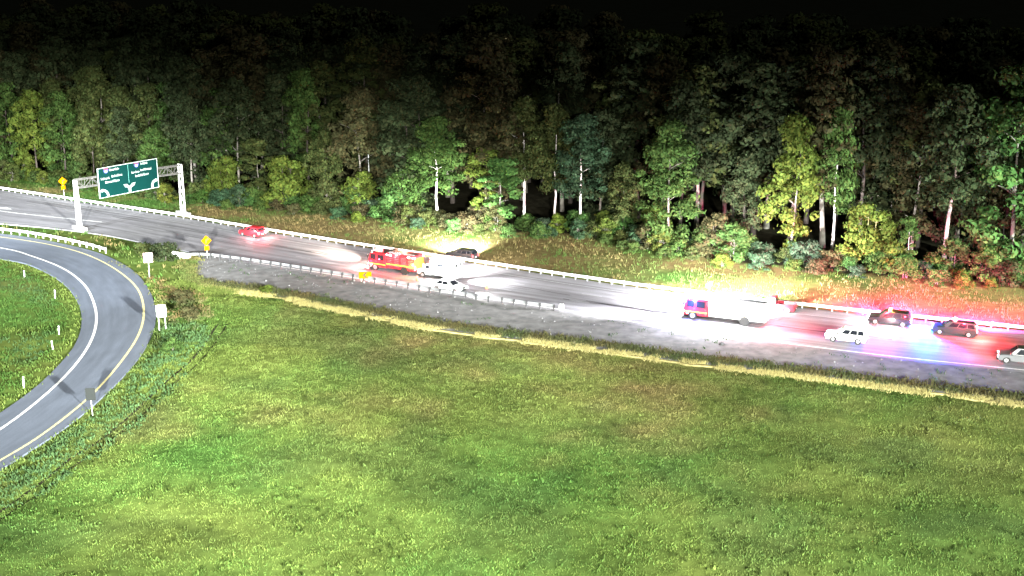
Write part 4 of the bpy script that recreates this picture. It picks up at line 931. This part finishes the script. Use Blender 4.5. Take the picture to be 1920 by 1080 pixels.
gs = upd(car("silver SUV with black roof cut off by the right edge of the picture, headlights on", *rd(56.6, 12.6), 'suv', P_SILVER, cat="SUV", name="moving_car", L=5.0, H=1.85, Wd=2.0, roof=P_BLACK, head=LWHITE, tail=LRED))
RED_, BLU_, AMB_ = (1, .03, .06), (.04, .12, 1), (1, .5, .08)
# light of the vehicles' lamps, with some added points where no lamp sits
vspot(am, (-1.2, 1.45, 2.62), (-1.6, 2.6, 0), 900, 90, 1)
vspot(am, (-1.2, -1.45, 2.62), (-1.6, -4, 0), 4e3, 90, 1)
vspot(am, (-3.4, -.4, 2.7), (-7, -1.5, 0), 3e3, 70, 1)
vpoint(am, (.2, 1.6, 2.2), 130, (1, .95, .9)); vpoint(am, (-1.8, 1.6, 2.0), 200, (1, .98, .95)); vpoint(am, (-1.5, 0, 3.6), 600, (1, .98, .95))  # point above the roof is an added fill, no lamp there
spot("vehicle_lamp_and_fill", dk.matrix_basis @ Vector((-.3, -1.3, 1.9)), (-8.4, 183.5, .4), 5.5e4, 84, 1, (.93, 1, .9), .08)  # unseen flood added behind the dark SUV to light the bank
vpoint(e1, (2.6, 1.9, 1.6), 70, RED_); vpoint(e1, (-.5, 1.9, 2.6), 60, (1, .2, .2)); vpoint(e1, (-3.6, 1.7, 1.6), 60, AMB_); vpoint(e1, (0, -2, 3.1), 500, (1, .35, .2)); vpoint(e1, (4.6, 0, 3.4), 750, (1, .62, .52)); vpoint(e1, (4.0, 1.7, 1.2), 40, RED_)  # warm point over the cab front is added to tint the road
vspot(e1, (4.2, -.6, 3.0), (14, -4.0, 0), 2.0e4, 34, 1, (1, .80, .62))
for s in (-.9, .9): vspot(e1, (4.3, s, 1.0), (14, s, 0), 6e3, 11, 1, (1, .88, .78))
for xx in (-2.2, .9):
    vspot(e2, (xx, 1.5, 2.72), (xx, 3.2, 0), 1.3e3, 90, 1)
    vspot(e2, (xx, -1.5, 2.72), (xx+1.5, -8.5, 0), 5.0e4, 112, 1)
vspot(e2, (5.3, .6, 2.9), (13, 2.6, 0), 1.4e4, 42, 1); vspot(e2, (5.3, -.6, 2.9), (11, -4.0, 0), 1.1e4, 64, 1)
vpoint(e2, (1.3, .3, 5.0), 2600, (.97, .97, 1), .4)  # light of the added tower
vpoint(e2, (6.4, .4, 2.4), 800, (.95, .93, 1)); vpoint(e2, (4.0, 1.9, 2.3), 260, (.15, .2, 1)); vpoint(e2, (-5.6, 1.2, 1.4), 200, RED_); vpoint(e2, (-1.9, 1.7, 2.0), 160, (1, .97, .95)); vpoint(e2, (.6, 1.7, 2.0), 110, (1, .97, .98))  # white point before the cab is an added fill for its shadow
vpoint(e2, (-5.8, 0, 2.7), 900, (1, .12, .17))
vpoint(pk, (0, 1.6, 1.6), 30, (1, .2, .25))
# police cars throw red on the bank and blue on the road
[vspot(p1, (-.3, -.9, 2.25), (q, -8, .2), 3.6e4, 58, 1, (1, .05, .26)) for q in (6.5, -1.5)]; vpoint(p1, (.3, 1.5, 1.9), 260, (1, .03, .06)); vpoint(p1, (-1.8, 1.3, 1.5), 50, (1, .03, .06)); vpoint(p1, (-2.9, .2, .9), 90, (1, .7, .85)); vpoint(p1, (2.9, .3, 1.0), 260, (1, .9, .95)); vpoint(p1, (-.3, 2.0, .8), 130, (1, .9, .88)); vpoint(p1, (-.1, 0, 2.6), 60, AMB_, .05)
vspot(p2, (2.9, 1.0, 1.3), (4.4, 6, 0), 9e3, 125, .8, (0, .05, 1)); vpoint(p2, (3.1, .3, 1.2), 330, (.0, .25, 1)); vpoint(p2, (3.0, -1.4, 1.6), 700, (.06, .08, 1)); vpoint(p2, (-3.0, .9, 1.3), 420, (1, .06, .03)); [vspot(p2, (-1.2, -.9, 2.25), (q, -8, .2), 3.0e4, 62, 1, (1, .05, .30)) for q in (5.0, -1.0, -7.5)]; vpoint(p2, (-1.0, 1.5, 1.9), 240, (1, .03, .08))
vspot(p1, (.6, .8, 2.25), (3.0, 7, 0), 1300, 90, 1, (1, .08, .14)); vspot(p2, (-2.4, .9, 1.4), (-6, 5, 0), 900, 100, 1, (1, .05, .06))
vpoint(rc, (-2.7, .3, 1.1), 100, RED_); vpoint(rc, (-1.0, 1.5, 1.3), 70, (1, .4, .4)); vpoint(rc, (-2.9, -.6, 1.0), 40, (1, .7, .6))
for c_ in (ws, gs):
    for s in (-.6, .6): vspot(c_, (2.6, s, .75), (11, s*1.5, 0), 320, 40, 1, (1, .96, .9))
for s in (-.6, .6): vspot(wc, (2.6, s, .7), (12, s*2, 0), 900, 60, .8, (1, .97, .9))
vpoint(wc, (0, 1.6, 2.0), 60, (1, .9, .95))
vspot(dk, (2.6, 0, .8), (12, 1, 0), 2500, 60, .8, (1, 1, .9))
